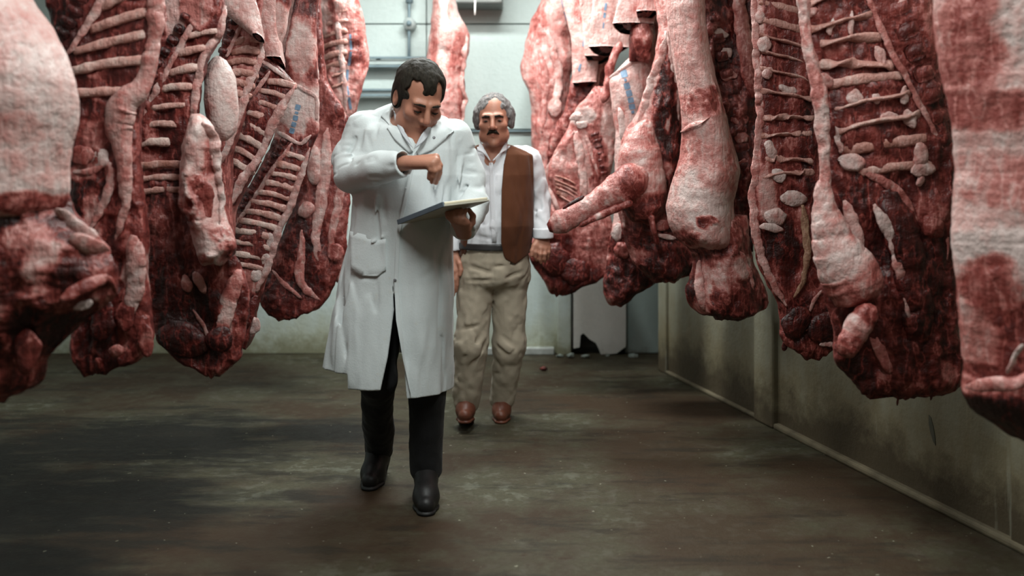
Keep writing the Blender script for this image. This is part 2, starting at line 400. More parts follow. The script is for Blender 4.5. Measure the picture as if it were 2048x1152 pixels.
# cooler unit tucked under the ceiling, its underside just in the top of the picture
e = empty('air_cooler', (xcol(935, 6.3), 6.3, 2.4)); tag(e, 'dark air cooler box hung under the ceiling by the back wall', 'air cooler')
zc = CAMZ + (HZ - 4) * 6.35 / F
o = obj('cooler_body', *box_geo((xcol(938, 6.35), 6.53, zc + 0.2), (0.46, 0.28, 0.4)), simple('cooler_grey', (0.20, 0.21, 0.2), 0.6, 0.3), e, smooth=False); bevel(o, 0.012)
for k in range(5):
    obj('cooler_louvre', *box_geo((xcol(938, 6.35), 6.385, zc + 0.06 + k * 0.07), (0.40, 0.03, 0.012)), STEEL, e, smooth=False)
for sx_ in (-0.18, 0.18):
    obj('hanger_rod', *box_geo((xcol(938, 6.35) + sx_, 6.53, (zc + 0.4 + CEIL) / 2), (0.02, 0.02, CEIL - zc - 0.38)), STEEL, e, smooth=False)
o = pipe('pull_cord', [(xcol(950, 6.0), 6.0, CEIL), (xcol(951, 6.0), 6.0, 2.8), (xcol(950, 6.0), 6.0, zrow(30, 6.0))], 0.006, simple('white_cord', (0.75, 0.75, 0.72), 0.7)); tag(o, 'thin white pull cord hanging by the back wall', 'cord')
# strip lamp fixtures
def emis(name, col, st):
    m, nt, b = nmat(name); b.inputs['Emission Color'].default_value = (*col, 1); b.inputs['Emission Strength'].default_value = st; return m
TUBE = emis('lit_tube', (1, 0.98, 0.94), 4.0); WHITE = simple('white_enamel', (0.7, 0.7, 0.68), 0.4)
for i, (lx, ly, ll, lr, lw) in enumerate(LAMPS):
    e = empty('strip_lamp', (lx, ly, CEIL)); tag(e, 'white fluorescent strip lamp on the ceiling ' + ['over the aisle in front of the coated man', 'over the grey-haired man', 'beyond the left row of carcasses', 'near the right wall', 'crosswise by the back wall'][i], 'lamp', 'ceiling strip lamps')
    c, s = math.cos(lr), math.sin(lr)
    def rot(g): return [(lx + c * (v[0]) - s * (v[1]), ly + s * (v[0]) + c * (v[1]), v[2]) for v in g[0]], g[1]
    obj('lamp_housing', *rot(box_geo((0, 0, CEIL - 0.05), (0.24, ll + 0.1, 0.1))), WHITE, e, smooth=False)
    for q in (-0.06, 0.06):
        V, f = tube_geo([(q, -ll / 2, CEIL - 0.125), (q, ll / 2, CEIL - 0.125)], np.array([0.016, 0.016]), 10)
        obj('lamp_tube', *rot((V, f)), TUBE, e)
# a scrap of meat on the floor
D = F * CAMZ / (741 - HZ)
o = obj('meat_scrap', *(lambda g: (np.array(g[0]) * 0 + np.array(g[0]), g[1]))(tube_geo([(xcol(1080, D), D, 0.012), (xcol(1087, D), D - 0.02, 0.016), (xcol(1094, D), D, 0.011)], np.array([0.006, 0.016, 0.007]), 8)), FLESH, None, 0.8)
tag(o, 'small dark red meat scrap lying on the floor near the back wall', 'meat scrap')
# ------------------------------------------------------------------ carcasses
# Every side of beef is traced row by row (picture y, left x, right x) at its own distance D and given real thickness.
_seed = [100]
def sd():
    _seed[0] += 7; return _seed[0]
def smooth1(a, w):
    if w < 2: return a
    k = np.hanning(w + 2)[1:-1]; k /= k.sum()
    p = np.r_[np.full(w, a[0]), a, np.full(w, a[-1])]
    p[:w] = a[0] - (a[w:0:-1] - a[0]) if len(a) > w else a[0]
    p[-w:] = a[-1] - (a[-2:-w - 2:-1] - a[-1]) if len(a) > w + 1 else a[-1]
    return np.convolve(p, k, 'same')[w:-w]
def blobm(px, py, base, blobs, seed):
    m = np.broadcast_to(np.asarray(base, float), px.shape).copy()
    q = np.stack([px / 26, py / 26, px * 0 + seed], 1)
    wx, wy = fbm(q, seed, 3) * 26, fbm(q + 31.7, seed + 5, 3) * 26
    X, Y = px + wx, py + wy
    for bl in blobs:
        x, y, rx, ry, v = bl[:5]
        a = math.radians(bl[5]) if len(bl) > 5 else 0
        dx, dy = X - x, Y - y
        u, w = dx * math.cos(a) + dy * math.sin(a), -dx * math.sin(a) + dy * math.cos(a)
        d = np.sqrt((u / rx) ** 2 + (w / ry) ** 2)
        k = np.clip((1.25 - d) / 0.5, 0, 1); k = k * k * (3 - 2 * k)
        m = m * (1 - k) + v * k
    return m
def topclamp(y, D): return max(y, HZ - 1.28 * F / D)
class Loft:
    def __init__(s, par, name, D, rows, bf=0.07, bb=0.12, e=0.03, m=0.15, blobs=(), tl=0.0, tr=0.0, rag=2.0, amp=0.012,
                 mat=None, top='round', bot='round', ns=None, tlen=40, blen=26, step=3.2, sm=9, fold=1.0):
        rows = sorted(rows); y0 = topclamp(rows[0][0], D)
        ys = np.array([r[0] for r in rows], float); ys[0] = min(y0, ys[1] - 5) if len(ys) > 1 else y0
        s.D, s.bf, s.bb, s.e, s.tl, s.tr, s.top, s.bot, s.tlen, s.blen = D, bf, bb, e, tl, tr, top, bot, tlen, blen
        ny = max(6, int((ys[-1] - ys[0]) / step)); s.Y = np.linspace(ys[0], ys[-1], ny)
        s.seed = sd()
        XL = smooth1(np.interp(s.Y, ys, [r[1] for r in rows]), sm); XR = smooth1(np.interp(s.Y, ys, [r[2] for r in rows]), sm)
        s.DD = smooth1(np.interp(s.Y, ys, [(r[3] if len(r) > 3 else 0.0) for r in rows]), sm)
        q = np.stack([s.Y / 13, s.Y * 0, s.Y * 0 + s.seed], 1)
        s.XL = XL + fbm(q, 3, 3) * 2 * rag; s.XR = XR + fbm(q + 9.3, 4, 3) * 2 * rag
        ns = ns or int(np.clip(np.max(XR - XL) / 4.2, 18, 60))
        S = np.linspace(0, 1, ns); S = 0.5 - 0.5 * np.cos(S * math.pi) * (0.35 + 0.65 * 1)  # denser at the edges
        S[0], S[-1] = 0, 1
        nb = max(10, ns // 2); Sb = np.linspace(1, 0, nb + 2)[1:-1]
        allS = np.r_[S, Sb]; side = np.r_[np.ones(ns), -np.ones(nb)]
        PX = s.XL[:, None] + (s.XR - s.XL)[:, None] * allS[None, :]; PY = np.repeat(s.Y[:, None], len(allS), 1)
        pr = s.prof(s.Y)[:, None]
        base = D + s.DD[:, None] + tl + (tr - tl) * allS[None, :]
        off = np.where(side > 0, e * s.q(allS) + bf * s.b(allS), e * s.q(allS) + bb * s.b(allS))
        dep = base - side[None, :] * off[None, :] * pr
        px, py, base, dep = PX.ravel(), PY.ravel(), base.ravel(), dep.ravel()
        V = np.stack([(px - 1024) * base / F, dep, CAMZ - (py - HZ) * base / F], 1)
        # lumps and folds of the flesh
        mm = blobm(px, py, m, blobs, s.seed)
        nz = np.stack([fbm(V * 7 + k * 19.1 + s.seed, s.seed + k, 4) for k in range(3)], 1)
        sgn = np.tile(side, len(s.Y))
        wp = V + nz * 0.10
        r1 = 1 - np.clip(np.abs(fbm(wp * np.array([13, 13, 4.5]) + s.seed, s.seed + 21, 3)) / 0.16, 0, 1)     # long folds of fat and muscle
        r2 = 1 - np.clip(np.abs(fbm(wp * np.array([34, 34, 16]) + s.seed, s.seed + 22, 3)) / 0.15, 0, 1)
        lean = np.clip((mm - 0.16) / 0.3, 0, 1)
        V += nz * amp * np.array([1.1, 3.0, 1.3])
        V[:, 1] -= sgn * fold * ((r1 ** 1.5 - 0.3) * (0.005 + 0.012 * lean) + (r2 ** 1.5 - 0.3) * (0.0012 + 0.005 * lean))
        V[:, 1] += fbm(V * np.array([40, 40, 18]), s.seed + 9, 3) * (0.004 + 0.006 * lean)
        mm = mm - fold * lean * ((r1 ** 2 - 0.22) * 0.34 + (r2 ** 2 - 0.22) * 0.2)
        # ragged lower end, or a level knife cut that slants back and down
        k = np.clip((py - (s.Y[-1] - 45)) / 45, 0, 1) ** 2
        if bot == 'flat':
            k = np.clip((py - (s.Y[-1] - 30)) / 30, 0, 1)
            V[:, 2] -= k * np.clip(V[:, 1] - (base - bf - e), 0, 1) * 0.22
        elif rag > 0:
            V[:, 2] += k * fbm(np.stack([px / 16, px * 0, px * 0 + s.seed], 1), 8, 3) * rag * 16 * D / F
        nr, nc = len(s.Y), len(allS)
        f = [(i * nc + j, i * nc + (j + 1) % nc, (i + 1) * nc + (j + 1) % nc, (i + 1) * nc + j) for i in range(nr - 1) for j in range(nc)]
        # end caps
        V = list(map(tuple, V))
        c0 = np.mean(V[:nc], 0); c1 = np.mean(V[-nc:], 0); V += [tuple(c0), tuple(c1)]
        i0, i1 = len(V) - 2, len(V) - 1
        f += [(i0, (j + 1) % nc, j) for j in range(nc)] + [(i1, (nr - 1) * nc + j, (nr - 1) * nc + (j + 1) % nc) for j in range(nc)]
        capm = 1.0 if bot == 'flat' else mm[-1]
        if bot == 'flat':                      # cut face of dark meat: give the cap its own rim of vertices
            b0 = len(V)
            for j in range(nc):
                v = np.array(V[(nr - 1) * nc + j]); V.append(tuple(v + (c1 - v) * 0.06))
            f = f[:-nc] + [((nr - 1) * nc + j, (nr - 1) * nc + (j + 1) % nc, b0 + (j + 1) % nc, b0 + j)[::-1] for j in range(nc)] + \
                [(i1, b0 + j, b0 + (j + 1) % nc) for j in range(nc)]
            mm = np.r_[mm, mm[0], 0.78, np.full(nc, 0.78)]
        else: mm = np.r_[mm, mm[0], capm]
        s.o = obj(name, V, f, mat or FLESH, par, mm)
        s.topc = np.array(c0)
    def q(s, S): return np.sqrt(np.clip(1 - np.abs(2 * S - 1) ** 3, 0, 1))
    def b(s, S): return np.clip(np.sin(np.pi * np.clip(S, 0, 1)), 0, 1) ** 0.9
    def prof(s, Y):
        p = np.ones_like(Y)
        if s.top == 'round': p *= np.sqrt(np.clip(1 - (1 - np.clip((Y - s.Y[0]) / s.tlen, 0, 1)) ** 2, 0, 1)) * 0.9 + 0.1
        if s.bot == 'round': p *= np.sqrt(np.clip(1 - (1 - np.clip((s.Y[-1] - Y) / s.blen, 0, 1)) ** 2, 0, 1)) * 0.85 + 0.15
        return p
    def front(s, px, py):
        px, py = np.asarray(px, float), np.asarray(py, float)
        xl, xr, dd = np.interp(py, s.Y, s.XL), np.interp(py, s.Y, s.XR), np.interp(py, s.Y, s.DD)
        S = np.clip((px - xl) / (xr - xl), 0, 1)
        return s.D + dd + s.tl + (s.tr - s.tl) * S - (s.e * s.q(S) + s.bf * s.b(S)) * s.prof(np.atleast_1d(py).astype(float)).reshape(np.shape(py))
def tubepx(par, name, D, pts, m=0.2, blobs=(), L=None, lift=0.0, mat=None, ns=14, flat=None, amp=0.006, cap_m=None, n=None, taper=None):
    """pts: (x, y, r_px[, dd]) along the tube; with L it lies half sunk in the surface of that loft."""
    P4 = np.array([(p[0], p[1], p[2], p[3] if len(p) > 3 else 0.0) for p in pts], float)
    ln = np.sum(np.linalg.norm(np.diff(P4[:, :2], axis=0), axis=1))
    R = resample(P4, n or max(10, int(ln / 4)))
    px, py, rp, dd = R.T
    s_ = sd(); q = np.stack([px / 15, py / 15, px * 0 + s_], 1)
    px = px + fbm(q, s_ + 1, 3) * min(rp.mean(), 9) * (0.9 if L is not None else 0.3)
    dep = (L.front(px, py) - lift * 0.35 if L is not None else D) + dd
    P = np.stack([(px - 1024) * dep / F, dep, CAMZ - (py - HZ) * dep / F], 1)
    rad = np.maximum(rp, 0.4) * dep / F
    t = np.linspace(0, 1, len(rad)); k = taper or (0.24 if L is not None else min(0.18, 1.2 * rad.mean() / (ln * dep.mean() / F + 1e-6)))
    rad = rad * np.sqrt(np.clip(1 - (1 - np.clip(t / k, 0.06, 1)) ** 2, 0, 1)) * np.sqrt(np.clip(1 - (1 - np.clip((1 - t) / k, 0.06, 1)) ** 2, 0, 1))
    if flat is None: flat = 0.42 if L is not None else 0.85
    rad = rad * (1 + np.clip(7.0 / np.maximum(rp, 1), 0.12, 1.0) * 0.75 * fbm(q * 1.3, s_, 3))
    V, f = tube_geo(P, rad, ns, flat)
    pxx = np.repeat(px, ns); pyy = np.repeat(py, ns)
    mm = blobm(pxx, pyy, m, blobs, s_)
    nz = np.stack([fbm(V * 18 + 3.1 * k + s_, s_ + k, 4) for k in range(3)], 1)
    V = V + nz * amp * np.array([2.0, 2.6, 2.0])
    if L is None:
        r1 = 1 - np.clip(np.abs(fbm((V + nz * 0.05) * np.array([22, 22, 8]) + s_, s_ + 21, 3)) / 0.16, 0, 1)
        V[:, 1] -= (r1 ** 1.5 - 0.3) * 0.006 * np.sign(np.tile(P[:, 1], (ns, 1)).T.ravel() - V[:, 1] + 1e-6)
        mm = mm - (r1 ** 2 - 0.22) * 0.22 * np.clip(mm / 0.3, 0, 1)
    mm = mm + fbm(V * 30, s_ + 31, 3) * 0.3
    if cap_m is not None: mm[-ns * 2:] = cap_m
    return obj(name, V, f, mat or FLESH, par, np.clip(mm, 0, 1.1))
def pl(poly, t):
    P = np.asarray(poly, float); d = np.r_[0, np.cumsum(np.linalg.norm(np.diff(P, axis=0), axis=1))]
    return np.array([np.interp(t * d[-1], d, P[:, c]) for c in range(P.shape[1])])
def ribs(par, L, a, b, n=None, r=4.0, m=0.10, arch=3.0, lift=0.008, ts=None):
    ts = ts if ts is not None else [(i + 0.5) / n for i in range(n)]
    rng = random.Random(sd())
    for t in ts:
        p, q = pl(a, t), pl(b, t); u_ = (q - p) / (np.linalg.norm(q - p) + 1e-6) * 9; p, q = p - u_, q + u_
        rr = r * rng.uniform(1.25, 1.7); mid = (p + q) / 2 + np.array([0, -arch + rng.uniform(-1.5, 1.5)])
        tubepx(par, 'rib', 0, [(p[0], p[1], rr * 0.8, 0.020), (*(p * 0.82 + mid * 0.18), rr * 0.95, 0.004), (mid[0], mid[1], rr, 0.0), (*(q * 0.82 + mid * 0.18), rr, 0.004), (q[0], q[1], rr * 0.85, 0.020)], m + rng.uniform(-0.05, 0.10), blobs=[(p[0], p[1], 9, 9, m + 0.3)], L=L, lift=lift * 1.6, mat=BONE, ns=10, flat=0.42, amp=0.004, n=26, taper=0.03)
def vertebrae(par, L, poly, n, w=9, gap=0.24, m=0.72, lift=0.004, dep=0.018):
    rng = random.Random(sd())
    for i in range(n):
        t0, t1 = (i + gap / 2) / n, (i + 1 - gap / 2) / n
        p, q = pl(poly, t0), pl(poly, t1); c = (p + q) / 2; ax = (q - p) / 2; nrm = np.array([-ax[1], ax[0]]); nrm = nrm / (np.linalg.norm(nrm) + 1e-6) * w * rng.uniform(0.85, 1.1)
        V, ln = [], 5
        g = np.linspace(-1, 1, ln)
        for u in g:
            for v in g:
                k = 1 / max(1.0, (abs(u) ** 4 + abs(v) ** 4) ** 0.25)
                x, y = c + ax * u * k + nrm * v * k
                h = math.sqrt(max(0, 1 - max(abs(u), abs(v)) ** 4)) * dep
                d0 = float(L.front(x, y)); V.append(((x - 1024) * d0 / F, d0 - lift - h + 0.006, CAMZ - (y - HZ) * d0 / F))
        nv = len(V); V += [(a_, b_ + dep + 0.012, c_) for a_, b_, c_ in V]
        f = []
        for a_ in range(ln - 1):
            for b_ in range(ln - 1):
                k = a_ * ln + b_; f += [(k, k + 1, k + ln + 1, k + ln)]
        rim = [k for k in range(ln)] + [k * ln + ln - 1 for k in range(1, ln)] + [ln * ln - 1 - k for k in range(1, ln)] + [(ln - 1 - k) * ln for k in range(1, ln - 1)]
        f += [(rim[k], rim[(k + 1) % len(rim)], rim[(k + 1) % len(rim)] + nv, rim[k] + nv) for k in range(len(rim))]
        obj('vertebra', V, f, FLESH, par, m + rng.uniform(-0.16, 0.1))
def lump(par, name, L, x, y, rx, ry, m=0.1, lift=0.0, th=0.6, D=None, mat=None, blobs=(), ang=0, amp=0.006):
    d0 = (float(L.front(x, y)) - lift * 0.5 if L is not None else D - lift)
    bm = bmesh.new(); bmesh.ops.create_uvsphere(bm, u_segments=18, v_segments=12, radius=1.0)
    V = np.array([v.co[:] for v in bm.verts]); f = [tuple(v.index for v in fc.verts) for fc in bm.faces]; bm.free()
    a = math.radians(ang); u = V[:, 0] * rx; w = -V[:, 2] * ry
    px = x + u * math.cos(a) - w * math.sin(a); py = y + u * math.sin(a) + w * math.cos(a)
    dep = V[:, 1] * min(rx, ry) * (th * 0.5 if L is not None else th) * d0 / F
    W_ = np.stack([(px - 1024) * d0 / F, d0 + dep, CAMZ - (py - HZ) * d0 / F], 1)
    s_ = sd(); k_ = rx * d0 / F
    W_ += np.stack([fbm(W_ * 26 + 5 * k + s_, s_ + k, 4) for k in range(3)], 1) * (amp * 2.0 + 0.8 * min(k_, 0.022)) * np.array([1, 0.6, 1])
    return obj(name, W_, f, mat or FLESH, par, np.clip(blobm(px, py, m, blobs, s_) + fbm(W_ * 30, s_ + 3, 3) * 0.35, 0, 1.1))
HOOKS = []
def carcass(label, x, y, D, side):
    p = W(x, y, D)
    e = empty('beef_side', (p[0], p[1], p[2])); tag(e, label, 'beef side', 'sides of beef hung on the ' + side + ' rail')
    e['_side'] = side
    return e
def hang(par, top, side):
    top = np.array(top); rz = 2.93
    P = resample([(top[0], top[1], rz - 0.02), (top[0] + 0.03, top[1], rz - 0.10), (top[0], top[1], rz - 0.2), (top[0], top[1], top[2] + 0.02), (top[0] - 0.025, top[1], top[2] - 0.05), (top[0] - 0.05, top[1], top[2] - 0.02)], 28)
    V, f = tube_geo(P, np.full(len(P), 0.008), 8); obj('meat_hook', V, f, STEEL, par)
    V, f = tube_geo([(top[0], top[1] - 0.012, rz + 0.03), (top[0], top[1] + 0.012, rz + 0.03)], np.array([0.045, 0.045]), 16); obj('trolley_wheel', V, f, STEEL, par)
    HOOKS.append((side, top[0], top[1]))
def ink(par, L, poly, blocks, w=8):
    """roller-stamp marks in blue ink pressed onto the fat: blocks are (t0, t1, width factor)"""
    for t0, t1, k in blocks:
        p, q = pl(poly, t0), pl(poly, t1); ax = q - p; nrm = np.array([-ax[1], ax[0]]) / (np.linalg.norm(ax) + 1e-6) * w * k * 0.5
        V = []; g = np.linspace(0, 1, 5); rng = random.Random(sd())
        for a_ in g:
            for b_ in np.linspace(-1, 1, 5):
                sq = 1 - 0.08 * (abs(2 * a_ - 1) ** 3); x, y = p + ax * (0.5 + (a_ - 0.5) * (1 - 0.06 * abs(b_) ** 3)) + nrm * b_ * sq
                V.append((x, y))
        co = L.bvh_project(V, 0.0022) if hasattr(L, 'bvh_project') else None
        f = [(i * 5 + j, i * 5 + j + 1, (i + 1) * 5 + j + 1, (i + 1) * 5 + j) for i in range(4) for j in range(4)]
        obj('ink_stamp', co, f, INK, par)
def _proj(s, pts, lift):
    if not hasattr(s, '_bvh'):
        M = s.o.parent.matrix_basis.translation
        s._bvh = BVHTree.FromPolygons([v.co + M for v in s.o.data.vertices], [tuple(p.vertices) for p in s.o.data.polygons])
    out = []
    for x, y in pts:
        d = Vector(W(x, y, 1.0)) - Vector((0, 0, CAMZ)); d.normalize()
        h = s._bvh.ray_cast(Vector((0, 0, CAMZ)), d)
        if h[0] is None:
            dd = float(s.front(x, y)); out.append(tuple(W(x, y, dd - lift)))
        else: out.append(tuple(h[0] - d * lift))
    return out
Loft.bvh_project = _proj

# ---------- left row, nearest first
c = carcass('blurred pale beef side with bulging white fat at the left edge of the picture', 0, 500, 2.6, 'left')
L = Loft(c, 'fat_shoulder', 2.6, [(-260, -70, 15), (-100, -90, 40), (0, -115, 60), (43, -130, 97), (110, -140, 133), (160, -140, 153), (207, -140, 162), (247, -140, 160), (293, -140, 147), (333, -140, 140), (380, -140, 142), (415, -130, 132), (440, -120, 90)],
         0.16, 0.12, 0.03, 0.07, [(15, 215, 26, 60, 0.42), (40, 120, 40, 40, 0.16), (80, 260, 50, 30, 0.18), (90, 400, 80, 18, 0.62), (0, 300, 30, 30, 0.3), (110, 330, 40, 40, 0.12), (60, 60, 40, 40, 0.1)], rag=1.2, fold=0.5)
hang(c, L.topc, 'left')
Lw = Loft(c, 'neck', 2.62, [(385, -140, 130), (430, -150, 140), (480, -150, 205), (540, -150, 240), (590, -150, 235), (635, -150, 180), (690, -150, 118), (720, -150, 92), (760, -150, 86), (785, -150, 40), (800, -150, -5)],
         0.12, 0.12, 0.04, 0.68, [(30, 430, 50, 42, 1.0), (20, 500, 60, 30, 0.5), (90, 470, 40, 30, 0.25), (130, 520, 30, 50, 0.18), (190, 545, 60, 26, 0.82), (10, 610, 40, 60, 0.3), (60, 590, 20, 50, 0.42), (110, 650, 60, 50, 1.05), (60, 720, 50, 50, 0.8), (190, 600, 50, 16, 0.55), (70, 545, 14, 40, 0.8)], rag=3, amp=0.02, blen=60)
tubepx(c, 'shank_bone', 2.5, [(112, 418, 12), (150, 450, 15), (185, 474, 14), (207, 486, 9)], 0.1, [(200, 484, 14, 10, 0.35)], L=Lw, lift=0.01)
tubepx(c, 'foreleg_tendon', 2.5, [(140, 470, 14), (180, 492, 18), (215, 505, 12)], 0.2, L=Lw, lift=0.0)
tubepx(c, 'neck_fold', 2.5, [(120, 600, 14), (170, 572, 13), (215, 560, 10), (232, 590, 7)], 0.45, L=Lw, lift=-0.01)
lump(c, 'bone_end', Lw, 165, 612, 24, 9, 0.05, 0.005, ang=-25)
lump(c, 'meat_lobe', Lw, 55, 705, 26, 46, 0.6, 0.02)

c = carcass('beef side with wide-spaced ribs and a pinched pale flank strip near the left edge', 220, 500, 2.95, 'left')
L = Loft(c, 'rib_wall', 2.95, [(-260, 150, 240), (-120, 100, 315), (0, 90, 328), (100, 110, 318), (180, 125, 290), (250, 135, 275), (330, 135, 275), (400, 130, 285), (470, 145, 292), (560, 155, 290), (620, 150, 300), (680, 140, 306), (710, 140, 292), (730, 150, 258), (742, 165, 215)],
         -0.03, 0.14, 0.05, 0.66, [(130, 60, 45, 60, 0.85, -35), (270, 40, 16, 60, 0.66), (270, 105, 18, 30, 0.72), (200, 215, 40, 16, 0.72), (190, 265, 40, 30, 0.45), (160, 390, 34, 70, 1.0), (180, 345, 40, 20, 0.3), (205, 400, 12, 60, 0.92), (190, 440, 18, 60, 0.28), (225, 540, 26, 80, 0.85), (270, 545, 20, 70, 0.16), (200, 670, 40, 60, 0.85), (255, 650, 18, 50, 0.55), (290, 690, 14, 30, 0.4), (230, 735, 60, 20, 0.8)], rag=2.5, fold=0.55)
hang(c, L.topc, 'left')
tubepx(c, 'chine_bone', 0, [(222, -60, 9), (204, 0, 9), (170, 55, 8), (130, 112, 7)], 0.16, L=L, lift=0.01)
vertebrae(c, L, [(170, -40), (150, 20), (115, 75)], 5, 20, 0.2, 0.88)
for p, q in (((207, 12), (298, -26)), ((188, 58), (292, 24)), ((152, 103), (288, 70)), ((146, 142), (288, 120)), ((150, 188), (262, 184))):
    ribs(c, L, [p, p], [q, q], ts=[0.5], r=6.5, m=0.14, arch=4, lift=0.012)
tubepx(c, 'flank_strip', 2.9, [(318, -80, 20), (313, 0, 19), (306, 100, 15), (283, 170, 20), (250, 205, 29), (238, 250, 28), (246, 300, 18), (250, 350, 15), (251, 400, 11), (238, 460, 10), (230, 482, 5)], 0.2, [(270, 160, 14, 14, 0.3)], L=L, lift=0.022, flat=0.6)
lump(c, 'kidney_knob', L, 166, 313, 24, 19, 0.38, 0.012); lump(c, 'fat_knob', L, 200, 318, 21, 19, 0.0, 0.006)
tubepx(c, 'membrane_strip', 0, [(140, 345, 6), (180, 342, 7), (220, 330, 6), (215, 390, 9), (190, 440, 7), (172, 470, 4)], 0.22, L=L, lift=0.008)
lump(c, 'shin_meat', L, 205, 640, 26, 42, 0.86, 0.03); lump(c, 'shin_meat', L, 250, 632, 16, 32, 0.62, 0.03); lump(c, 'bone_end', L, 231, 705, 16, 13, 0.35, 0.04)
tubepx(c, 'neck_cord', 0, [(268, 470, 18), (272, 540, 20), (266, 600, 15), (258, 640, 7)], 0.15, L=L, lift=0.02)
lump(c, 'meat_lobe', L, 290, 680, 14, 36, 0.5, 0.02)
tubepx(c, 'meat_drip', 0, [(196, 715, 9), (197, 735, 6), (196, 748, 3)], 0.6, L=L, lift=0.02)

c = carcass('beef side with narrow slanted ribs, knobbly pale foreleg and dark red neck hanging low', 400, 500, 3.3, 'left')
L = Loft(c, 'rib_wall', 3.3, [(-260, 330, 420), (-100, 318, 440), (0, 322, 450), (60, 318, 445), (110, 298, 412), (160, 280, 402), (210, 272, 397), (260, 258, 390), (320, 255, 430), (400, 258, 440), (470, 270, 452), (530, 280, 478), (590, 286, 502), (640, 302, 494), (690, 318, 487), (715, 348, 485), (735, 388, 464), (749, 412, 440)],
         -0.02, 0.14, 0.05, 0.70, [(352, 20, 20, 60, 0.08), (400, 20, 30, 40, 0.3), (300, 380, 34, 70, 0.55), (290, 330, 30, 16, 0.3), (320, 400, 20, 50, 0.85), (340, 440, 40, 50, 0.62), (345, 500, 60, 26, 0.7), (330, 560, 60, 60, 0.97), (400, 590, 60, 40, 0.95), (460, 560, 30, 24, 0.5), (380, 640, 60, 50, 1.05), (420, 690, 50, 40, 0.93), (455, 640, 14, 40, 0.16, 10), (345, 690, 40, 30, 0.75), (430, 738, 40, 12, 0.65)], rag=3, amp=0.016, fold=0.55)
hang(c, L.topc, 'left')
tubepx(c, 'chine_bone', 0, [(398, 25, 6), (360, 95, 6), (315, 175, 6), (268, 262, 6)], 0.16, L=L, lift=0.008)
vertebrae(c, L, [(378, 22), (345, 80), (318, 122), (290, 195), (276, 240)], 9, 12, 0.3, 0.86)
ribs(c, L, [(381, 72), (360, 113), (343, 150), (320, 188), (303, 220), (287, 258), (270, 290)], [(430, 64), (402, 100), (389, 138), (378, 177), (364, 213), (350, 248), (330, 285)], ts=[i / 6 for i in range(7)], r=5.0, m=0.1)
ribs(c, L, [(262, 322), (262, 400)], [(372, 318), (372, 392)], 3, r=4.5, m=0.3)
tubepx(c, 'flank_strip', 0, [(452, 10, 10), (438, 66, 9), (410, 105, 9), (397, 150, 8), (390, 200, 9), (382, 240, 10)], 0.16, L=L, lift=0.012)
Lg = Loft(c, 'foreleg', 3.2, [(226, 383, 400), (250, 374, 424), (290, 366, 433), (330, 362, 438), (380, 361, 446), (420, 366, 450), (450, 378, 458), (475, 386, 474), (500, 392, 477), (518, 400, 466), (528, 412, 450)], 0.045, 0.06, 0.025, 0.13,
       [(428, 330, 9, 46, 0.42), (392, 400, 34, 62, 0.5), (376, 300, 10, 40, 0.2), (372, 440, 16, 40, 0.6), (452, 470, 20, 16, 0.4), (466, 502, 16, 18, 0.75), (432, 515, 26, 12, 0.5), (418, 492, 20, 22, 0.06), (412, 262, 16, 20, 0.05), (438, 400, 8, 40, 0.12)], rag=2.5, amp=0.02, fold=1.5)
tubepx(c, 'foreleg_tendon', 0, [(402, 243, 9), (422, 268, 13), (430, 300, 12), (437, 350, 8), (444, 410, 8), (440, 440, 5)], 0.08, L=Lg, lift=0.01, amp=0.01)
tubepx(c, 'tan_shin', 0, [(392, 350, 14), (400, 385, 24), (402, 425, 25), (394, 462, 14)], 0.5, L=Lg, lift=0.0, amp=0.02, ns=18, flat=0.25)
lump(c, 'white_fat_lobe', None, 442, 198, 33, 88, 0.02, D=3.42, th=0.9, blobs=[(420, 225, 10, 30, 0.3)], ang=-4)
tubepx(c, 'bone_end', 0, [(366, 550, 8), (374, 568, 11), (380, 586, 7)], 0.3, L=L, lift=0.03, taper=0.3); tubepx(c, 'bone_end', 0, [(388, 545, 8), (400, 565, 10), (408, 588, 7)], 0.22, L=L, lift=0.03, taper=0.3)
tubepx(c, 'neck_tendon', 0, [(478, 540, 14), (460, 595, 18), (447, 650, 13), (432, 685, 5)], 0.34, [(455, 625, 10, 30, 0.12)], L=L, lift=0.01, flat=0.25)
tubepx(c, 'muscle_edge', 0, [(385, 620, 3), (410, 660, 4), (425, 700, 3)], 0.25, L=L, lift=0.01); tubepx(c, 'muscle_edge', 0, [(395, 690, 3), (412, 688, 3)], 0.2, L=L, lift=0.01)
lump(c, 'neck_muscle', L, 440, 680, 26, 26, 0.9, 0.02); lump(c, 'neck_muscle', L, 365, 680, 52, 36, 0.93, 0.01, ang=25)

c = carcass('beef side showing only a lumpy tan rib panel behind the white fat lobe', 480, 300, 3.75, 'left')
L = Loft(c, 'rib_wall', 3.75, [(-260, 430, 500), (-100, 420, 530), (0, 435, 522), (40, 450, 518), (70, 448, 527), (120, 438, 524), (170, 425, 507), (220, 420, 487), (280, 420, 464), (330, 420, 450), (430, 420, 450), (540, 420, 470)],
         -0.02, 0.13, 0.04, 0.58, [(490, 100, 30, 60, 0.42), (450, 60, 20, 40, 0.7)], amp=0.022, fold=0.55)
hang(c, L.topc, 'left')
Lh = Loft(c, 'flank', 3.68, [(-200, 430, 520), (-60, 418, 520), (0, 428, 512), (30, 450, 520), (58, 492, 527), (70, 508, 526)], 0.03, 0.05, 0.02, 0.12, [(436, 45, 12, 20, 0.5)], rag=1, bot='flat')
tubepx(c, 'chine_bone', 0, [(484, 48, 5), (468, 82, 5), (452, 114, 5)], 0.2, L=L, lift=0.008)
vertebrae(c, L, [(470, 35), (458, 72), (444, 112)], 4, 11, 0.3, 0.85)
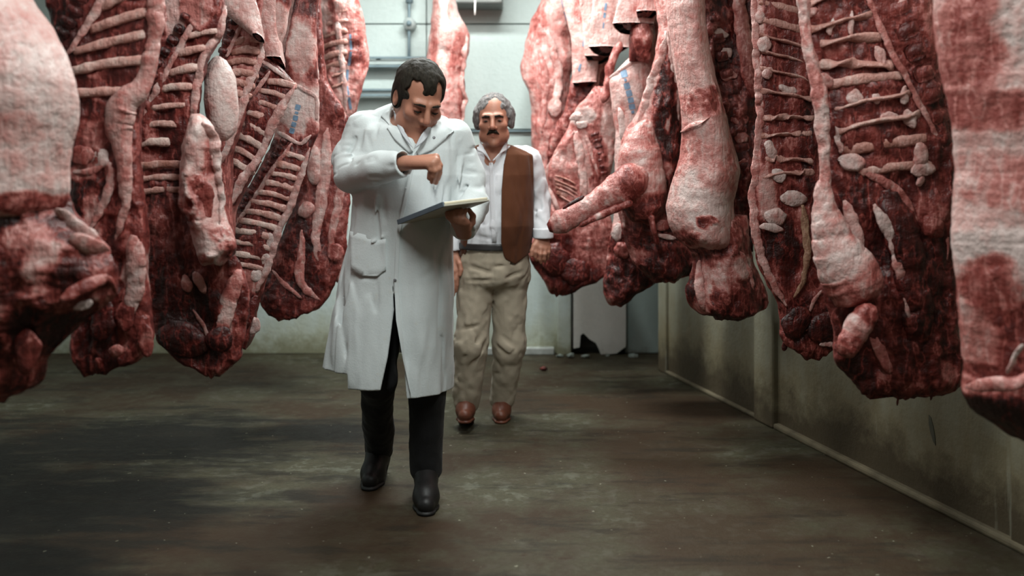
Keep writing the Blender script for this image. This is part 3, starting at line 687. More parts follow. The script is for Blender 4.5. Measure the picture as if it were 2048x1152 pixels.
ribs(c, L, [(478, 75), (458, 150), (450, 200)], [(518, 70), (508, 150), (488, 205)], 6, r=5.5, m=0.3, arch=6)
tubepx(c, 'flank_strip', 0, [(526, 66, 6), (520, 117, 7), (503, 160, 8), (484, 213, 8), (458, 284, 8), (440, 330, 7)], 0.14, L=L, lift=0.012)

c = carcass('beef side with a slanted rib panel right of the white fat lobe', 530, 350, 4.0, 'left')
L = Loft(c, 'rib_wall', 4.0, [(-260, 520, 600), (-60, 505, 590), (60, 512, 570), (118, 515, 540), (135, 518, 560), (170, 508, 594), (210, 485, 574), (250, 472, 554), (290, 458, 536), (330, 448, 516), (370, 438, 492), (420, 428, 466), (500, 428, 456)],
         -0.015, 0.13, 0.04, 0.76, [(545, 60, 40, 60, 0.12), (530, 165, 12, 40, 0.8, -30), (500, 200, 12, 40, 0.8, 30), (470, 345, 40, 40, 0.7), (450, 420, 20, 50, 0.35)], fold=0.55)
hang(c, L.topc, 'left')
Lh = Loft(c, 'hindquarter', 3.95, [(-200, 495, 560), (0, 502, 550), (60, 516, 552), (112, 531, 561)], 0.008, 0.17, 0.008, 0.14, [(520, 70, 20, 14, 0.25)], rag=1, bot='flat')
tubepx(c, 'cut_edge', 0, [(521, 119, 4), (555, 143, 4.5), (590, 167, 4.5)], 0.12, L=L, lift=0.012)
tubepx(c, 'chine_bone', 0, [(541, 142, 5), (513, 182, 4.5), (486, 218, 4.5)], 0.2, L=L, lift=0.008)
vertebrae(c, L, [(533, 128), (508, 172), (484, 212)], 6, 9, 0.3, 0.86)
ribs(c, L, [(541, 165), (509, 193), (493, 220), (483, 243), (473, 267), (463, 293), (452, 318)], [(584, 172), (565, 205), (550, 232), (539, 258), (529, 283), (516, 315), (500, 345)], ts=[i / 7 for i in range(8)], r=4.4, m=0.12)
tubepx(c, 'flank_strip', 0, [(591, 170, 6), (566, 210, 9), (546, 250, 9), (530, 290, 8), (510, 325, 8), (488, 355, 9), (470, 388, 8), (452, 425, 7)], 0.16, L=L, lift=0.012, flat=0.8)

c = carcass('beef side with the longest rib panel and a blue stamp, beside the coated man', 560, 400, 4.3, 'left')
L = Loft(c, 'rib_wall', 4.3, [(-260, 590, 650), (0, 590, 635), (110, 570, 632), (160, 572, 635), (210, 562, 640), (262, 550, 640), (290, 542, 626), (330, 522, 614), (380, 492, 594), (430, 468, 578), (480, 462, 558), (530, 466, 543), (580, 474, 523), (630, 478, 506), (680, 478, 499), (702, 480, 492)],
         -0.01, 0.13, 0.04, 0.74, [(600, 215, 60, 55, 0.06), (605, 100, 30, 60, 0.1), (560, 272, 16, 12, 0.2), (625, 255, 12, 20, 0.4), (500, 560, 30, 24, 0.3), (490, 620, 14, 50, 0.85)], fold=0.55)
hang(c, L.topc, 'left')
ink(c, L, [(597, 208), (590, 240), (582, 268)], [(0.02, 0.20, 1.2), (0.25, 0.33, 0.8), (0.38, 0.55, 1.1), (0.60, 0.76, 1.1), (0.80, 0.98, 1.15)], 9)
tubepx(c, 'cut_edge', 0, [(554, 264, 5), (578, 276, 4), (602, 288, 4), (622, 270, 4)], 0.1, L=L, lift=0.008)
tubepx(c, 'flank_edge', 0, [(590, 168, 4), (612, 182, 4), (632, 198, 4), (634, 240, 4)], 0.14, L=L, lift=0.006)
tubepx(c, 'chine_bone', 0, [(584, 286, 5), (545, 340, 4.5), (505, 400, 4.5), (470, 454, 4)], 0.2, L=L, lift=0.008)
vertebrae(c, L, [(572, 275), (535, 330), (500, 380), (478, 420)], 10, 8, 0.3, 0.8)
ribs(c, L, [(578, 305), (520, 385), (472, 455), (466, 510), (476, 545)], [(606, 312), (582, 390), (553, 455), (536, 510), (520, 552)], ts=[(i + 0.3) / 12 for i in range(12)], r=4.2, m=0.1)
tubepx(c, 'flank_strip', 0, [(620, 295, 4), (608, 332, 6), (590, 380, 7), (575, 426, 8), (555, 466, 8), (543, 510, 8), (528, 550, 8), (512, 585, 7)], 0.14, L=L, lift=0.012, flat=0.8)
lump(c, 'white_cartilage', L, 532, 520, 13, 15, 0.0, 0.01); lump(c, 'white_cartilage', L, 515, 552, 15, 13, 0.0, 0.01); lump(c, 'white_cartilage', L, 540, 480, 9, 14, 0.02, 0.01)
tubepx(c, 'neck_strip', 0, [(512, 590, 9), (498, 630, 9), (485, 670, 8), (480, 700, 5)], 0.75, L=L, lift=0.01)
lump(c, 'bone_end', L, 507, 650, 13, 18, 0.08, 0.0, ang=15)

c = carcass('beef side with long pale cords and a dark ragged neck above the yellowed wall', 610, 500, 4.75, 'left')
L = Loft(c, 'rib_wall', 4.75, [(-260, 590, 640), (0, 596, 640), (160, 605, 652), (220, 620, 690), (300, 615, 692), (400, 588, 702), (500, 552, 692), (560, 524, 672), (600, 517, 656), (618, 525, 640), (632, 545, 600), (642, 556, 578)],
         -0.02, 0.13, 0.05, 0.62, [(600, 470, 40, 60, 0.92), (560, 570, 40, 40, 0.9), (610, 560, 40, 40, 0.88), (580, 620, 60, 16, 0.75), (620, 420, 20, 16, 0.25), (680, 450, 20, 100, 0.5), (655, 300, 30, 60, 0.3)], rag=3, amp=0.016, fold=0.55)
hang(c, L.topc, 'left')
tubepx(c, 'flank_cord', 0, [(655, 255, 8), (650, 330, 13), (642, 400, 12), (632, 470, 10), (640, 530, 8)], 0.16, L=L, lift=0.012)
tubepx(c, 'flank_cord', 0, [(625, 290, 12), (630, 330, 16), (628, 370, 12)], 0.12, L=L, lift=0.015)
tubepx(c, 'flank_cord', 0, [(678, 300, 8), (680, 380, 9), (668, 450, 8), (660, 500, 9)], 0.2, L=L, lift=0.012)
tubepx(c, 'neck_bone', 0, [(605, 460, 6), (602, 510, 8), (598, 550, 10), (612, 580, 8), (640, 600, 5)], 0.3, L=L, lift=0.012)
tubepx(c, 'muscle_edge', 0, [(545, 540, 3), (570, 570, 4), (605, 598, 3)], 0.3, L=L, lift=0.01)
lump(c, 'elbow_bone', L, 612, 420, 20, 16, 0.22, 0.03, ang=-30); lump(c, 'meat_lobe', L, 672, 505, 16, 20, 0.4, 0.03)
Lh = Loft(c, 'hindquarter', 4.7, [(-260, 545, 600), (-100, 540, 605), (0, 547, 604), (60, 552, 612), (104, 556, 617)], 0.008, 0.17, 0.008, 0.13, [(560, 40, 12, 50, 0.4)], rag=1, bot='flat')
tubepx(c, 'hanging_shank', 4.6, [(612, -40, 13), (618, 40, 12), (626, 110, 10), (631, 160, 9), (634, 166, 8)], 0.28, [(632, 150, 12, 20, 0.05)], amp=0.006)

c = carcass('far pink beef side with a long blue stamp line, beside the bumper rails', 690, 200, 5.5, 'left')
L = Loft(c, 'body', 5.5, [(-260, 650, 700), (-60, 640, 712), (0, 634, 719), (50, 636, 729), (110, 638, 739), (150, 640, 736), (187, 640, 724), (230, 640, 710), (300, 645, 700), (400, 650, 695), (500, 655, 690), (560, 660, 680)],
         0.05, 0.12, 0.04, 0.26, [(665, 80, 16, 100, 0.5), (715, 110, 14, 50, 0.55), (655, 30, 10, 50, 0.12), (690, 130, 12, 90, 0.1), (720, 20, 14, 30, 0.4)], amp=0.03)
hang(c, L.topc, 'left')
ink(c, L, [(700, 65), (703, 95), (698, 130), (692, 150), (697, 190), (702, 222)], [(0.02, 0.22, 0.7), (0.24, 0.42, 0.8), (0.47, 0.62, 0.8), (0.68, 0.8, 0.6), (0.82, 0.98, 0.8)], 7)
ribs(c, L, [(650, 20), (650, 190)], [(690, 10), (682, 180)], 8, r=3.5, m=0.3)
tubepx(c, 'flank_strip', 0, [(680, -20, 5), (676, 40, 6), (682, 100, 6), (688, 170, 6), (692, 225, 5)], 0.1, L=L, lift=0.012)
lump(c, 'cut_shank', L, 672, 232, 20, 12, 0.15, 0.02); lump(c, 'cut_shank', L, 690, 240, 12, 9, 0.6, 0.03)
c = carcass('single slim pale beef side against the back wall, between the two men\'s heads', 895, 150, 6.1, 'middle')
L = Loft(c, 'body', 6.1, [(-90, 872, 902), (-40, 870, 906), (0, 866, 911), (39, 862, 925), (70, 858, 940), (100, 854, 938), (146, 850, 927), (198, 854, 931), (260, 864, 925), (330, 870, 920), (420, 875, 915), (500, 880, 905)],
         0.09, 0.1, 0.04, 0.2, [(886, 60, 8, 70, 0.05), (870, 120, 8, 60, 0.32), (915, 40, 10, 40, 0.02), (920, 110, 14, 50, 0.34), (925, 200, 6, 60, 0.5), (900, 180, 14, 60, 0.24)], amp=0.02)
hang(c, L.topc, 'middle')
tubepx(c, 'flank_strip', 0, [(932, 60, 5), (928, 110, 7), (922, 160, 6), (928, 200, 6), (922, 250, 4)], 0.18, L=L, lift=0.01, amp=0.012)

# ---------- right row, nearest first
c = carcass('blurred pink fat-covered beef side filling the right edge of the picture', 2000, 500, 2.65, 'right')
L = Loft(c, 'body', 2.65, [(-260, 1900, 2120), (-60, 1862, 2170), (20, 1868, 2190), (127, 1881, 2200), (253, 1906, 2210), (338, 1914, 2210), (422, 1908, 2210), (472, 1902, 2210), (527, 1906, 2200), (653, 1923, 2190), (738, 1932, 2180), (790, 1926, 2180), (820, 1940, 2175), (850, 1985, 2160), (875, 2030, 2140), (886, 2045, 2120)],
         0.14, 0.14, 0.05, 0.12, [(1915, 90, 50, 100, 0.42), (2000, 60, 60, 60, 0.04), (1950, 225, 100, 40, 0.40), (2030, 150, 40, 40, 0.1), (1950, 330, 50, 30, 0.22), (1975, 385, 60, 30, 0.28), (1955, 490, 60, 40, 0.0), (2030, 540, 40, 60, 0.05), (1945, 570, 34, 70, 0.46), (1990, 660, 44, 70, 0.62), (2030, 660, 20, 60, 0.25), (1940, 680, 22, 60, 0.3), (1990, 735, 70, 24, 0.65), (1985, 765, 60, 16, 0.45), (1990, 815, 90, 40, 1.1), (2030, 870, 40, 30, 0.9)], rag=2, blen=70, fold=0.35)
hang(c, L.topc, 'right')
tubepx(c, 'neck_tendon', 0, [(2046, 690, 5), (2030, 720, 6), (2016, 748, 5)], 0.08, L=L, lift=0.004)
tubepx(c, 'neck_fold', 0, [(1935, 775, 12), (1985, 770, 15), (2030, 765, 14), (2070, 740, 14)], 0.3, [(1990, 762, 30, 8, 0.2)], L=L, lift=-0.01)

c = carcass('open red rib cage of the large beef side beside the blurred pink one', 1780, 500, 3.25, 'right')
L = Loft(c, 'rib_wall', 3.25, [(-260, 1640, 1800), (-60, 1602, 1850), (0, 1603, 1860), (105, 1613, 1880), (190, 1628, 1889), (274, 1643, 1907), (380, 1646, 1914), (450, 1642, 1914), (520, 1636, 1910), (600, 1648, 1914), (660, 1668, 1918), (700, 1664, 1922), (730, 1668, 1924), (758, 1700, 1924), (778, 1714, 1910), (788, 1726, 1892)],
         -0.03, 0.16, 0.06, 0.68, [(1870, 150, 24, 260, 0.62), (1850, 30, 20, 50, 0.4), (1870, 250, 24, 80, 0.82), (1660, 100, 24, 20, 0.36), (1700, 20, 60, 16, 0.7), (1730, 110, 40, 16, 0.72), (1700, 215, 40, 14, 0.75), (1790, 260, 50, 20, 0.72), (1750, 330, 60, 20, 0.6), (1800, 390, 60, 40, 0.78), (1700, 420, 26, 90, 0.97, 12), (1770, 470, 30, 120, 0.92, 10), (1850, 430, 30, 40, 0.6), (1850, 560, 60, 110, 0.9), (1730, 600, 40, 40, 0.7), (1760, 680, 60, 60, 0.8), (1765, 725, 26, 30, 0.3), (1840, 720, 70, 50, 0.82), (1710, 740, 40, 40, 0.95), (1885, 740, 14, 24, 0.4), (1840, 770, 60, 16, 0.7)], rag=3, amp=0.02, fold=0.55)
hang(c, L.topc, 'right')
tubepx(c, 'chine_bone', 0, [(1725, -40, 7), (1738, 0, 7), (1771, 76, 7), (1813, 160, 6), (1856, 236, 6), (1884, 304, 5), (1897, 385, 4), (1895, 520, 4)], 0.28, L=L, lift=0.008)
vertebrae(c, L, [(1778, -50), (1800, 20), (1830, 90), (1856, 160), (1880, 230), (1895, 300)], 8, 25, 0.22, 0.68)
for p, q in (((1612, 10), (1720, -22)), ((1612, 62), (1738, 32)), ((1640, 88), (1756, 76)), ((1640, 130), (1782, 132)), ((1660, 170), (1802, 152)), ((1668, 218), (1816, 190)), ((1672, 262), (1835, 232)), ((1690, 302), (1856, 276)), ((1720, 345), (1870, 330))):
    ribs(c, L, [p, p], [q, q], ts=[0.5], r=7.5, m=0.22, arch=4, lift=0.004)
for x, y, rx, ry, mm, an in ((1663, 55, 7, 16, 0.0, 0), (1702, 45, 6, 24, 0.0, 0), (1625, 22, 12, 12, 0.15, 0), (1763, 112, 10, 20, 0.08, -25), (1650, 165, 17, 15, 0.1, 0), (1712, 198, 16, 15, 0.02, 20), (1752, 194, 9, 12, 0.02, 0), (1810, 192, 8, 20, 0.02, 5), (1778, 233, 20, 9, 0.06, -8), (1822, 238, 12, 21, 0.06, -20), (1677, 275, 11, 30, 0.0, -5), (1705, 325, 26, 19, 0.0, 5), (1838, 310, 15, 26, 0.1, 5), (1845, 340, 27, 10, 0.02, -5), (1838, 362, 8, 10, 0.05, 0), (1868, 455, 20, 26, 0.35, 0), (1805, 5, 12, 16, 0.1, 0)):
    lump(c, 'fat_nodule', L, x, y, rx, ry, mm + 0.08, 0.010, ang=an, amp=0.012, th=0.8)
tubepx(c, 'foreleg', 3.15, [(1604, -60, 11), (1607, 0, 12), (1617, 100, 11), (1640, 190, 16), (1647, 290, 12), (1650, 340, 11), (1647, 390, 20), (1655, 445, 33), (1677, 505, 50), (1702, 555, 60), (1716, 592, 50), (1722, 612, 26)], 0.17,
       [(1690, 570, 60, 22, 0.42), (1640, 180, 16, 40, 0.26), (1735, 560, 16, 20, 0.75), (1700, 500, 30, 40, 0.1), (1720, 602, 30, 12, 0.55)], flat=0.8, ns=20, amp=0.008)
tubepx(c, 'fat_seam', 0, [(1690, 400, 9), (1702, 440, 13), (1716, 480, 10), (1726, 510, 4)], 0.14, L=L, lift=0.04)
tubepx(c, 'fat_seam', 0, [(1748, 412, 9), (1768, 440, 13), (1782, 480, 8), (1797, 530, 11), (1812, 590, 8), (1818, 640, 4)], 0.06, [(1800, 580, 20, 60, 0.24)], L=L, lift=0.06, amp=0.012)
tubepx(c, 'muscle_fold', 0, [(1722, 340, 8), (1760, 360, 9), (1800, 385, 9), (1825, 430, 7), (1832, 455, 5)], 0.34, L=L, lift=0.006, flat=0.3)
tubepx(c, 'shoulder_muscle', 0, [(1770, 380, 26), (1790, 430, 34), (1815, 520, 36), (1830, 610, 34), (1840, 700, 30)], 0.85, L=L, lift=0.0, amp=0.014, flat=0.5)
tubepx(c, 'knee_joint', 3.08, [(1745, 610, 18), (1722, 645, 26), (1700, 685, 24), (1684, 712, 18)], 0.5, [(1685, 700, 18, 14, 0.6), (1716, 650, 14, 24, 0.15)], amp=0.01, ns=16)
tubepx(c, 'muscle_edge', 0, [(1745, 670, 9), (1765, 715, 13), (1782, 748, 8)], 0.34, L=L, lift=0.005, flat=0.25)
tubepx(c, 'pale_sinew', 0, [(1853, 690, 4), (1846, 710, 6), (1838, 728, 4)], 0.1, L=L, lift=0.012)
tubepx(c, 'meat_drip', 0, [(1794, 775, 5), (1795, 795, 3), (1793, 812, 2)], 0.7, L=L, lift=0.0)
tubepx(c, 'meat_drip', 0, [(1858, 775, 5), (1862, 790, 3), (1861, 800, 2)], 0.6, L=L, lift=0.0)

c = carcass('beef side with even pale ribs, white cartilage squares and a tan tendon', 1570, 400, 3.85, 'right')
L = Loft(c, 'rib_wall', 3.85, [(-260, 1520, 1590), (-60, 1506, 1604), (0, 1503, 1606), (100, 1510, 1622), (170, 1515, 1632), (253, 1518, 1642), (300, 1514, 1645), (360, 1507, 1650), (465, 1503, 1650), (520, 1513, 1655), (570, 1532, 1668), (600, 1556, 1692), (650, 1561, 1699), (675, 1560, 1692), (695, 1575, 1674), (712, 1605, 1642)],
         -0.02, 0.13, 0.045, 0.64, [(1512, 120, 10, 260, 0.15), (1600, 100, 16, 120, 0.66), (1610, 300, 18, 120, 0.86), (1530, 390, 20, 60, 0.2), (1545, 430, 24, 20, 0.12), (1565, 500, 40, 60, 0.95), (1600, 440, 16, 40, 0.5), (1600, 640, 34, 50, 0.88), (1650, 650, 34, 40, 0.94), (1625, 695, 40, 16, 0.6), (1535, 560, 20, 40, 0.6)], rag=2.5, amp=0.014, fold=0.55)
hang(c, L.topc, 'right')
for yl, yr in ((5, 30), (38, 66), (72, 98), (104, 128), (140, 160), (182, 198), (236, 236), (272, 268), (318, 322), (352, 345)):
    ribs(c, L, [(1524, yl)] * 2, [(1622, yr)] * 2, ts=[0.5], r=5.0, m=0.22, arch=2, lift=0.004)
for x, y, rx, ry, mm, an in ((1519, 35, 10, 14, 0.1, 0), (1528, 90, 14, 14, 0.05, 0), (1536, 145, 12, 12, 0.1, 0), (1575, 180, 18, 10, 0.02, 15), (1542, 298, 10, 20, 0.0, -8), (1556, 350, 14, 17, 0.0, -20), (1586, 396, 27, 16, 0.0, 5), (1550, 432, 22, 18, 0.08, 0), (1545, 455, 24, 8, 0.12, 10)):
    lump(c, 'cartilage', L, x, y, rx, ry, mm, 0.012, ang=an, amp=0.006)
tubepx(c, 'flank_strip', 0, [(1508, -40, 7), (1510, 60, 8), (1516, 170, 8), (1520, 250, 8), (1513, 330, 9), (1508, 400, 10), (1514, 470, 9), (1530, 530, 9), (1556, 585, 10), (1574, 612, 6)], 0.22, L=L, lift=0.012)
tubepx(c, 'tan_tendon', 0, [(1604, 410, 9), (1614, 470, 8), (1614, 520, 7), (1604, 565, 6), (1588, 595, 5)], 0.5, L=L, lift=0.02, mat=TAN)
tubepx(c, 'muscle_edge', 0, [(1690, 605, 4), (1655, 630, 5), (1622, 650, 4), (1612, 662, 3)], 0.2, L=L, lift=0.014)
tubepx(c, 'muscle_edge', 0, [(1645, 580, 3), (1628, 600, 4), (1618, 625, 3)], 0.25, L=L, lift=0.014)
lump(c, 'neck_muscle', L, 1650, 655, 36, 30, 0.94, 0.01, ang=-20); lump(c, 'neck_muscle', L, 1592, 645, 26, 36, 0.88, 0.01, ang=30); lump(c, 'bone_end', L, 1655, 688, 18, 7, 0.12, 0.01, ang=8)
lump(c, 'meat_drip', L, 1569, 690, 6, 12, 0.85, 0.0)

c = carcass('smooth pale fat-covered beef side with a dark notch in its lower skin', 1420, 400, 4.35, 'right')
L = Loft(c, 'fat_shoulder', 4.35, [(-260, 1330, 1400), (-60, 1330, 1410), (0, 1332, 1410), (43, 1335, 1412), (100, 1344, 1421), (150, 1350, 1431), (200, 1357, 1445), (233, 1362, 1453), (270, 1362, 1460), (310, 1358, 1472), (340, 1350, 1480), (380, 1338, 1473), (413, 1331, 1467), (450, 1337, 1471), (477, 1352, 1472), (498, 1380, 1476)],
         0.11, 0.12, 0.03, 0.16, [(1400, 210, 60, 22, 0.38), (1415, 205, 14, 30, 0.5), (1362, 300, 24, 50, 0.34), (1455, 320, 14, 60, 0.36), (1400, 400, 50, 60, 0.02), (1425, 350, 40, 30, 0.2), (1412, 437, 20, 9, 0.62, 20), (1395, 440, 12, 14, 0.7), (1365, 480, 24, 20, 0.62)], rag=1.2)
hang(c, L.topc, 'right')
tubepx(c, 'skin_fold', 0, [(1362, 264, 4), (1385, 250, 5), (1412, 240, 5), (1448, 226, 4)], 0.2, L=L, lift=0.0, flat=0.25)
Lw = Loft(c, 'neck', 4.4, [(430, 1352, 1492), (470, 1358, 1496), (500, 1380, 1500), (525, 1386, 1506), (550, 1380, 1516), (577, 1368, 1530), (600, 1371, 1537), (620, 1386, 1532), (632, 1410, 1500), (639, 1420, 1462)],
          0.1, 0.1, 0.04, 0.55, [(1430, 500, 50, 24, 0.7), (1450, 540, 30, 40, 0.3), (1475, 530, 20, 20, 0.14), (1380, 580, 16, 26, 0.9), (1400, 610, 18, 20, 0.35), (1430, 600, 26, 30, 0.85), (1490, 590, 40, 40, 0.7), (1460, 632, 70, 10, 0.95), (1405, 560, 10, 40, 0.2)], rag=2.5, amp=0.018)
tubepx(c, 'neck_sinew', 0, [(1400, 520, 6), (1396, 560, 9), (1404, 600, 10), (1408, 622, 6)], 0.2, L=Lw, lift=0.01)
tubepx(c, 'neck_sinew', 0, [(1470, 500, 14), (1490, 540, 12), (1505, 590, 8)], 0.25, L=Lw, lift=0.0)
Li = Loft(c, 'inner_cavity', 4.6, [(-260, 1400, 1500), (0, 1398, 1522), (100, 1412, 1524), (200, 1428, 1524), (300, 1448, 1518), (400, 1460, 1512), (500, 1470, 1506)], -0.02, 0.1, 0.03, 0.78, [(1430, 70, 14, 40, 0.7), (1490, 330, 24, 80, 0.75), (1480, 440, 24, 60, 0.85)], amp=0.025)
for k, (x, y) in enumerate(((1440, 68), (1452, 105), (1462, 150), (1470, 205), (1478, 240), (1484, 275), (1490, 325))):
    lump(c, 'vertebra_knob', Li, x, y, 17 - k % 2 * 4, 9 + k % 3, 0.05 if k in (0, 1) else 0.3, 0.015, amp=0.012)
vertebrae(c, Li, [(1425, 20), (1450, 130), (1475, 220), (1490, 350)], 9, 16, 0.4, 0.78)
tubepx(c, 'red_flap', 0, [(1474, -40, 12), (1482, 40, 14), (1492, 110, 16), (1502, 165, 15), (1504, 196, 8)], 0.32, [(1502, 160, 20, 40, 0.5)], L=Li, lift=0.05, flat=0.6)

c = carcass('bloody beef side with its cut foreshank pointing at the grey-haired man', 1290, 350, 4.8, 'right')
L = Loft(c, 'body', 4.8, [(-260, 1290, 1350), (0, 1308, 1370), (60, 1318, 1368), (110, 1310, 1366), (160, 1297, 1366), (230, 1272, 1368), (280, 1242, 1370), (330, 1236, 1370), (380, 1236, 1366), (420, 1236, 1356), (450, 1242, 1352), (480, 1250, 1380), (520, 1262, 1392), (545, 1280, 1386), (562, 1305, 1362)],
         0.06, 0.12, 0.04, 0.3, [(1325, 180, 22, 110, 0.9, 8), (1335, 300, 26, 110, 1.0), (1300, 170, 8, 60, 0.14, 15), (1262, 330, 26, 60, 0.22), (1285, 300, 12, 50, 0.6), (1270, 410, 44, 24, 0.66), (1310, 400, 24, 50, 0.85), (1300, 470, 60, 30, 0.85), (1330, 530, 60, 34, 0.9), (1335, 250, 6, 18, 0.08), (1330, 340, 16, 20, 0.5)], amp=0.02, rag=2)
hang(c, L.topc, 'right')
tubepx(c, 'shoulder_muscle', 4.70, [(1296, 240, 14), (1282, 285, 36), (1280, 335, 48), (1284, 385, 50), (1294, 425, 40), (1304, 448, 20)], 0.24, [(1252, 300, 14, 40, 0.45), (1285, 420, 40, 26, 0.66), (1262, 350, 20, 40, 0.14), (1300, 340, 12, 50, 0.66)], amp=0.012, ns=18)
tubepx(c, 'foreshank', 4.6, [(1292, 340, 26), (1264, 360, 36), (1228, 384, 30), (1190, 408, 25), (1150, 430, 22), (1118, 446, 24), (1096, 456, 22)], 0.22, [(1262, 375, 26, 40, 0.5), (1210, 390, 30, 14, 0.3, -30), (1195, 430, 40, 10, 0.62, -28), (1120, 440, 30, 14, 0.24), (1105, 465, 30, 14, 0.5)], cap_m=0.72, amp=0.007, ns=18)
tubepx(c, 'shank_tendon', 4.56, [(1266, 404, 8), (1225, 420, 8), (1190, 436, 7), (1158, 452, 4)], 0.5, [(1210, 430, 40, 4, 0.15)], amp=0.006)
tubepx(c, 'hide_strip', 4.52, [(1168, 392, 3), (1150, 402, 4), (1125, 418, 3)], 0.95)
tubepx(c, 'flank_edge', 0, [(1336, 62, 6), (1322, 120, 8), (1303, 170, 10), (1284, 225, 9), (1275, 245, 5)], 0.13, L=L, lift=0.012)
tubepx(c, 'flank_edge', 0, [(1337, 62, 4), (1342, 110, 5), (1352, 170, 5), (1358, 240, 4)], 0.1, L=L, lift=0.012)
tubepx(c, 'bloody_tendon', 4.62, [(1300, 430, 8), (1308, 460, 6), (1316, 490, 5)], 0.6); lump(c, 'bone_end', L, 1326, 450, 16, 10, 0.4, 0.04); lump(c, 'bone_end', L, 1334, 474, 20, 5, 0.12, 0.04, ang=12)

c = carcass('beef side with a broad blue block stamp on its triangular pale flank', 1260, 300, 5.15, 'right')
L = Loft(c, 'body', 5.15, [(-260, 1250, 1310), (60, 1276, 1322), (105, 1268, 1322), (140, 1232, 1316), (160, 1217, 1312), (200, 1221, 1300), (260, 1230, 1290), (330, 1230, 1290), (440, 1228, 1330), (490, 1217, 1342), (540, 1212, 1337), (565, 1206, 1316), (592, 1208, 1270), (607, 1220, 1246)],
         0.03, 0.12, 0.04, 0.1, [(1270, 560, 70, 50, 0.9), (1270, 480, 60, 40, 0.8), (1240, 240, 12, 30, 0.2), (1300, 150, 16, 60, 0.22), (1290, 60, 30, 40, 0.25)], rag=2)
hang(c, L.topc, 'right')
ink(c, L, [(1246, 140), (1252, 165), (1262, 200), (1267, 232)], [(0.0, 0.16, 1.25), (0.18, 0.25, 0.5), (0.28, 0.42, 1.1), (0.44, 0.58, 1.1), (0.60, 0.72, 1.1), (0.74, 0.86, 1.15), (0.88, 0.95, 0.6)], 11)
tubepx(c, 'cut_edge', 0, [(1219, 156, 4), (1245, 138, 4), (1275, 116, 4), (1300, 96, 4)], 0.08, L=L, lift=0.008)
tubepx(c, 'white_sinew', 0, [(1238, 215, 5), (1244, 250, 8), (1242, 280, 5)], 0.02, L=L, lift=0.01)
for x, y, rx, ry, mm in ((1235, 465, 14, 18, 0.1), (1268, 470, 18, 16, 0.3), (1300, 495, 14, 12, 0.25), (1245, 500, 16, 18, 0.5), (1318, 500, 16, 20, 0.7)):
    lump(c, 'neck_nodule', L, x, y, rx, ry, mm, 0.02, amp=0.014)

c = carcass('beef side with spread tan cavity and glistening fat top, behind the pointing foreshank', 1160, 400, 5.5, 'right')
L = Loft(c, 'body', 5.5, [(170, 1190, 1232), (198, 1172, 1237), (215, 1152, 1237), (255, 1138, 1234), (300, 1110, 1230), (345, 1091, 1224), (400, 1100, 1215), (450, 1085, 1225), (480, 1062, 1240), (507, 1056, 1250), (540, 1075, 1232), (557, 1086, 1204), (575, 1092, 1172), (586, 1103, 1132)],
         -0.01, 0.12, 0.05, 0.36, [(1165, 235, 24, 16, 0.03), (1215, 260, 16, 70, 0.16), (1190, 320, 20, 60, 0.55), (1130, 330, 24, 40, 0.22), (1140, 390, 24, 40, 0.5), (1165, 350, 12, 90, 0.16), (1110, 510, 50, 40, 0.8), (1150, 550, 60, 40, 0.85), (1180, 500, 40, 40, 0.4), (1075, 505, 16, 14, 0.45)], amp=0.022, rag=2.5, fold=0.55)
Lh = Loft(c, 'hindquarter', 5.45, [(-260, 1180, 1250), (0, 1186, 1266), (50, 1181, 1264), (93, 1177, 1258)], 0.008, 0.17, 0.008, 0.12, [(1230, 40, 16, 16, 0.22)], rag=1, bot='flat')
hang(c, Lh.topc, 'right')
tubepx(c, 'inner_flap', 5.4, [(1240, 85, 10), (1222, 130, 9), (1214, 180, 9), (1205, 205, 7)], 0.4, amp=0.01)
ink(c, Lh, [(1242, -8), (1238, 30), (1234, 45)], [(0.0, 0.3, 0.8), (0.4, 0.7, 0.8), (0.8, 1.0, 0.6)], 6)
ink(c, Lh, [(1213, 0), (1210, 22), (1206, 60)], [(0.1, 0.35, 0.8), (0.42, 0.6, 0.8), (0.75, 0.95, 0.5)], 6)
tubepx(c, 'cavity_rim', 0, [(1148, 262, 4), (1118, 305, 4), (1095, 345, 5), (1108, 400, 5), (1128, 440, 4)], 0.18, L=L, lift=0.01)
tubepx(c, 'cavity_rim', 0, [(1152, 262, 9), (1162, 320, 9), (1168, 380, 7), (1170, 430, 4)], 0.14, L=L, lift=0.015)
tubepx(c, 'cavity_rim', 0, [(1172, 270, 4), (1186, 315, 4), (1198, 355, 3)], 0.2, L=L, lift=0.01)
vertebrae(c, L, [(1188, 262), (1200, 300), (1210, 352)], 7, 11, 0.4, 0.75)
ribs(c, L, [(1106, 350), (1125, 400)], [(1145, 360), (1160, 425)], 6, r=3.4, m=0.35)
for x, y, rx, ry, mm in ((1155, 235, 16, 9, 0.0), (1175, 222, 14, 8, 0.0), (1165, 250, 14, 8, 0.05), (1110, 520, 30, 34, 0.72), (1150, 545, 30, 26, 0.82), (1072, 508, 13, 14, 0.55)):
    lump(c, 'fat_nodule' if mm < 0.3 else 'meat_lobe', L, x, y, rx, ry, mm, 0.012, amp=0.012)

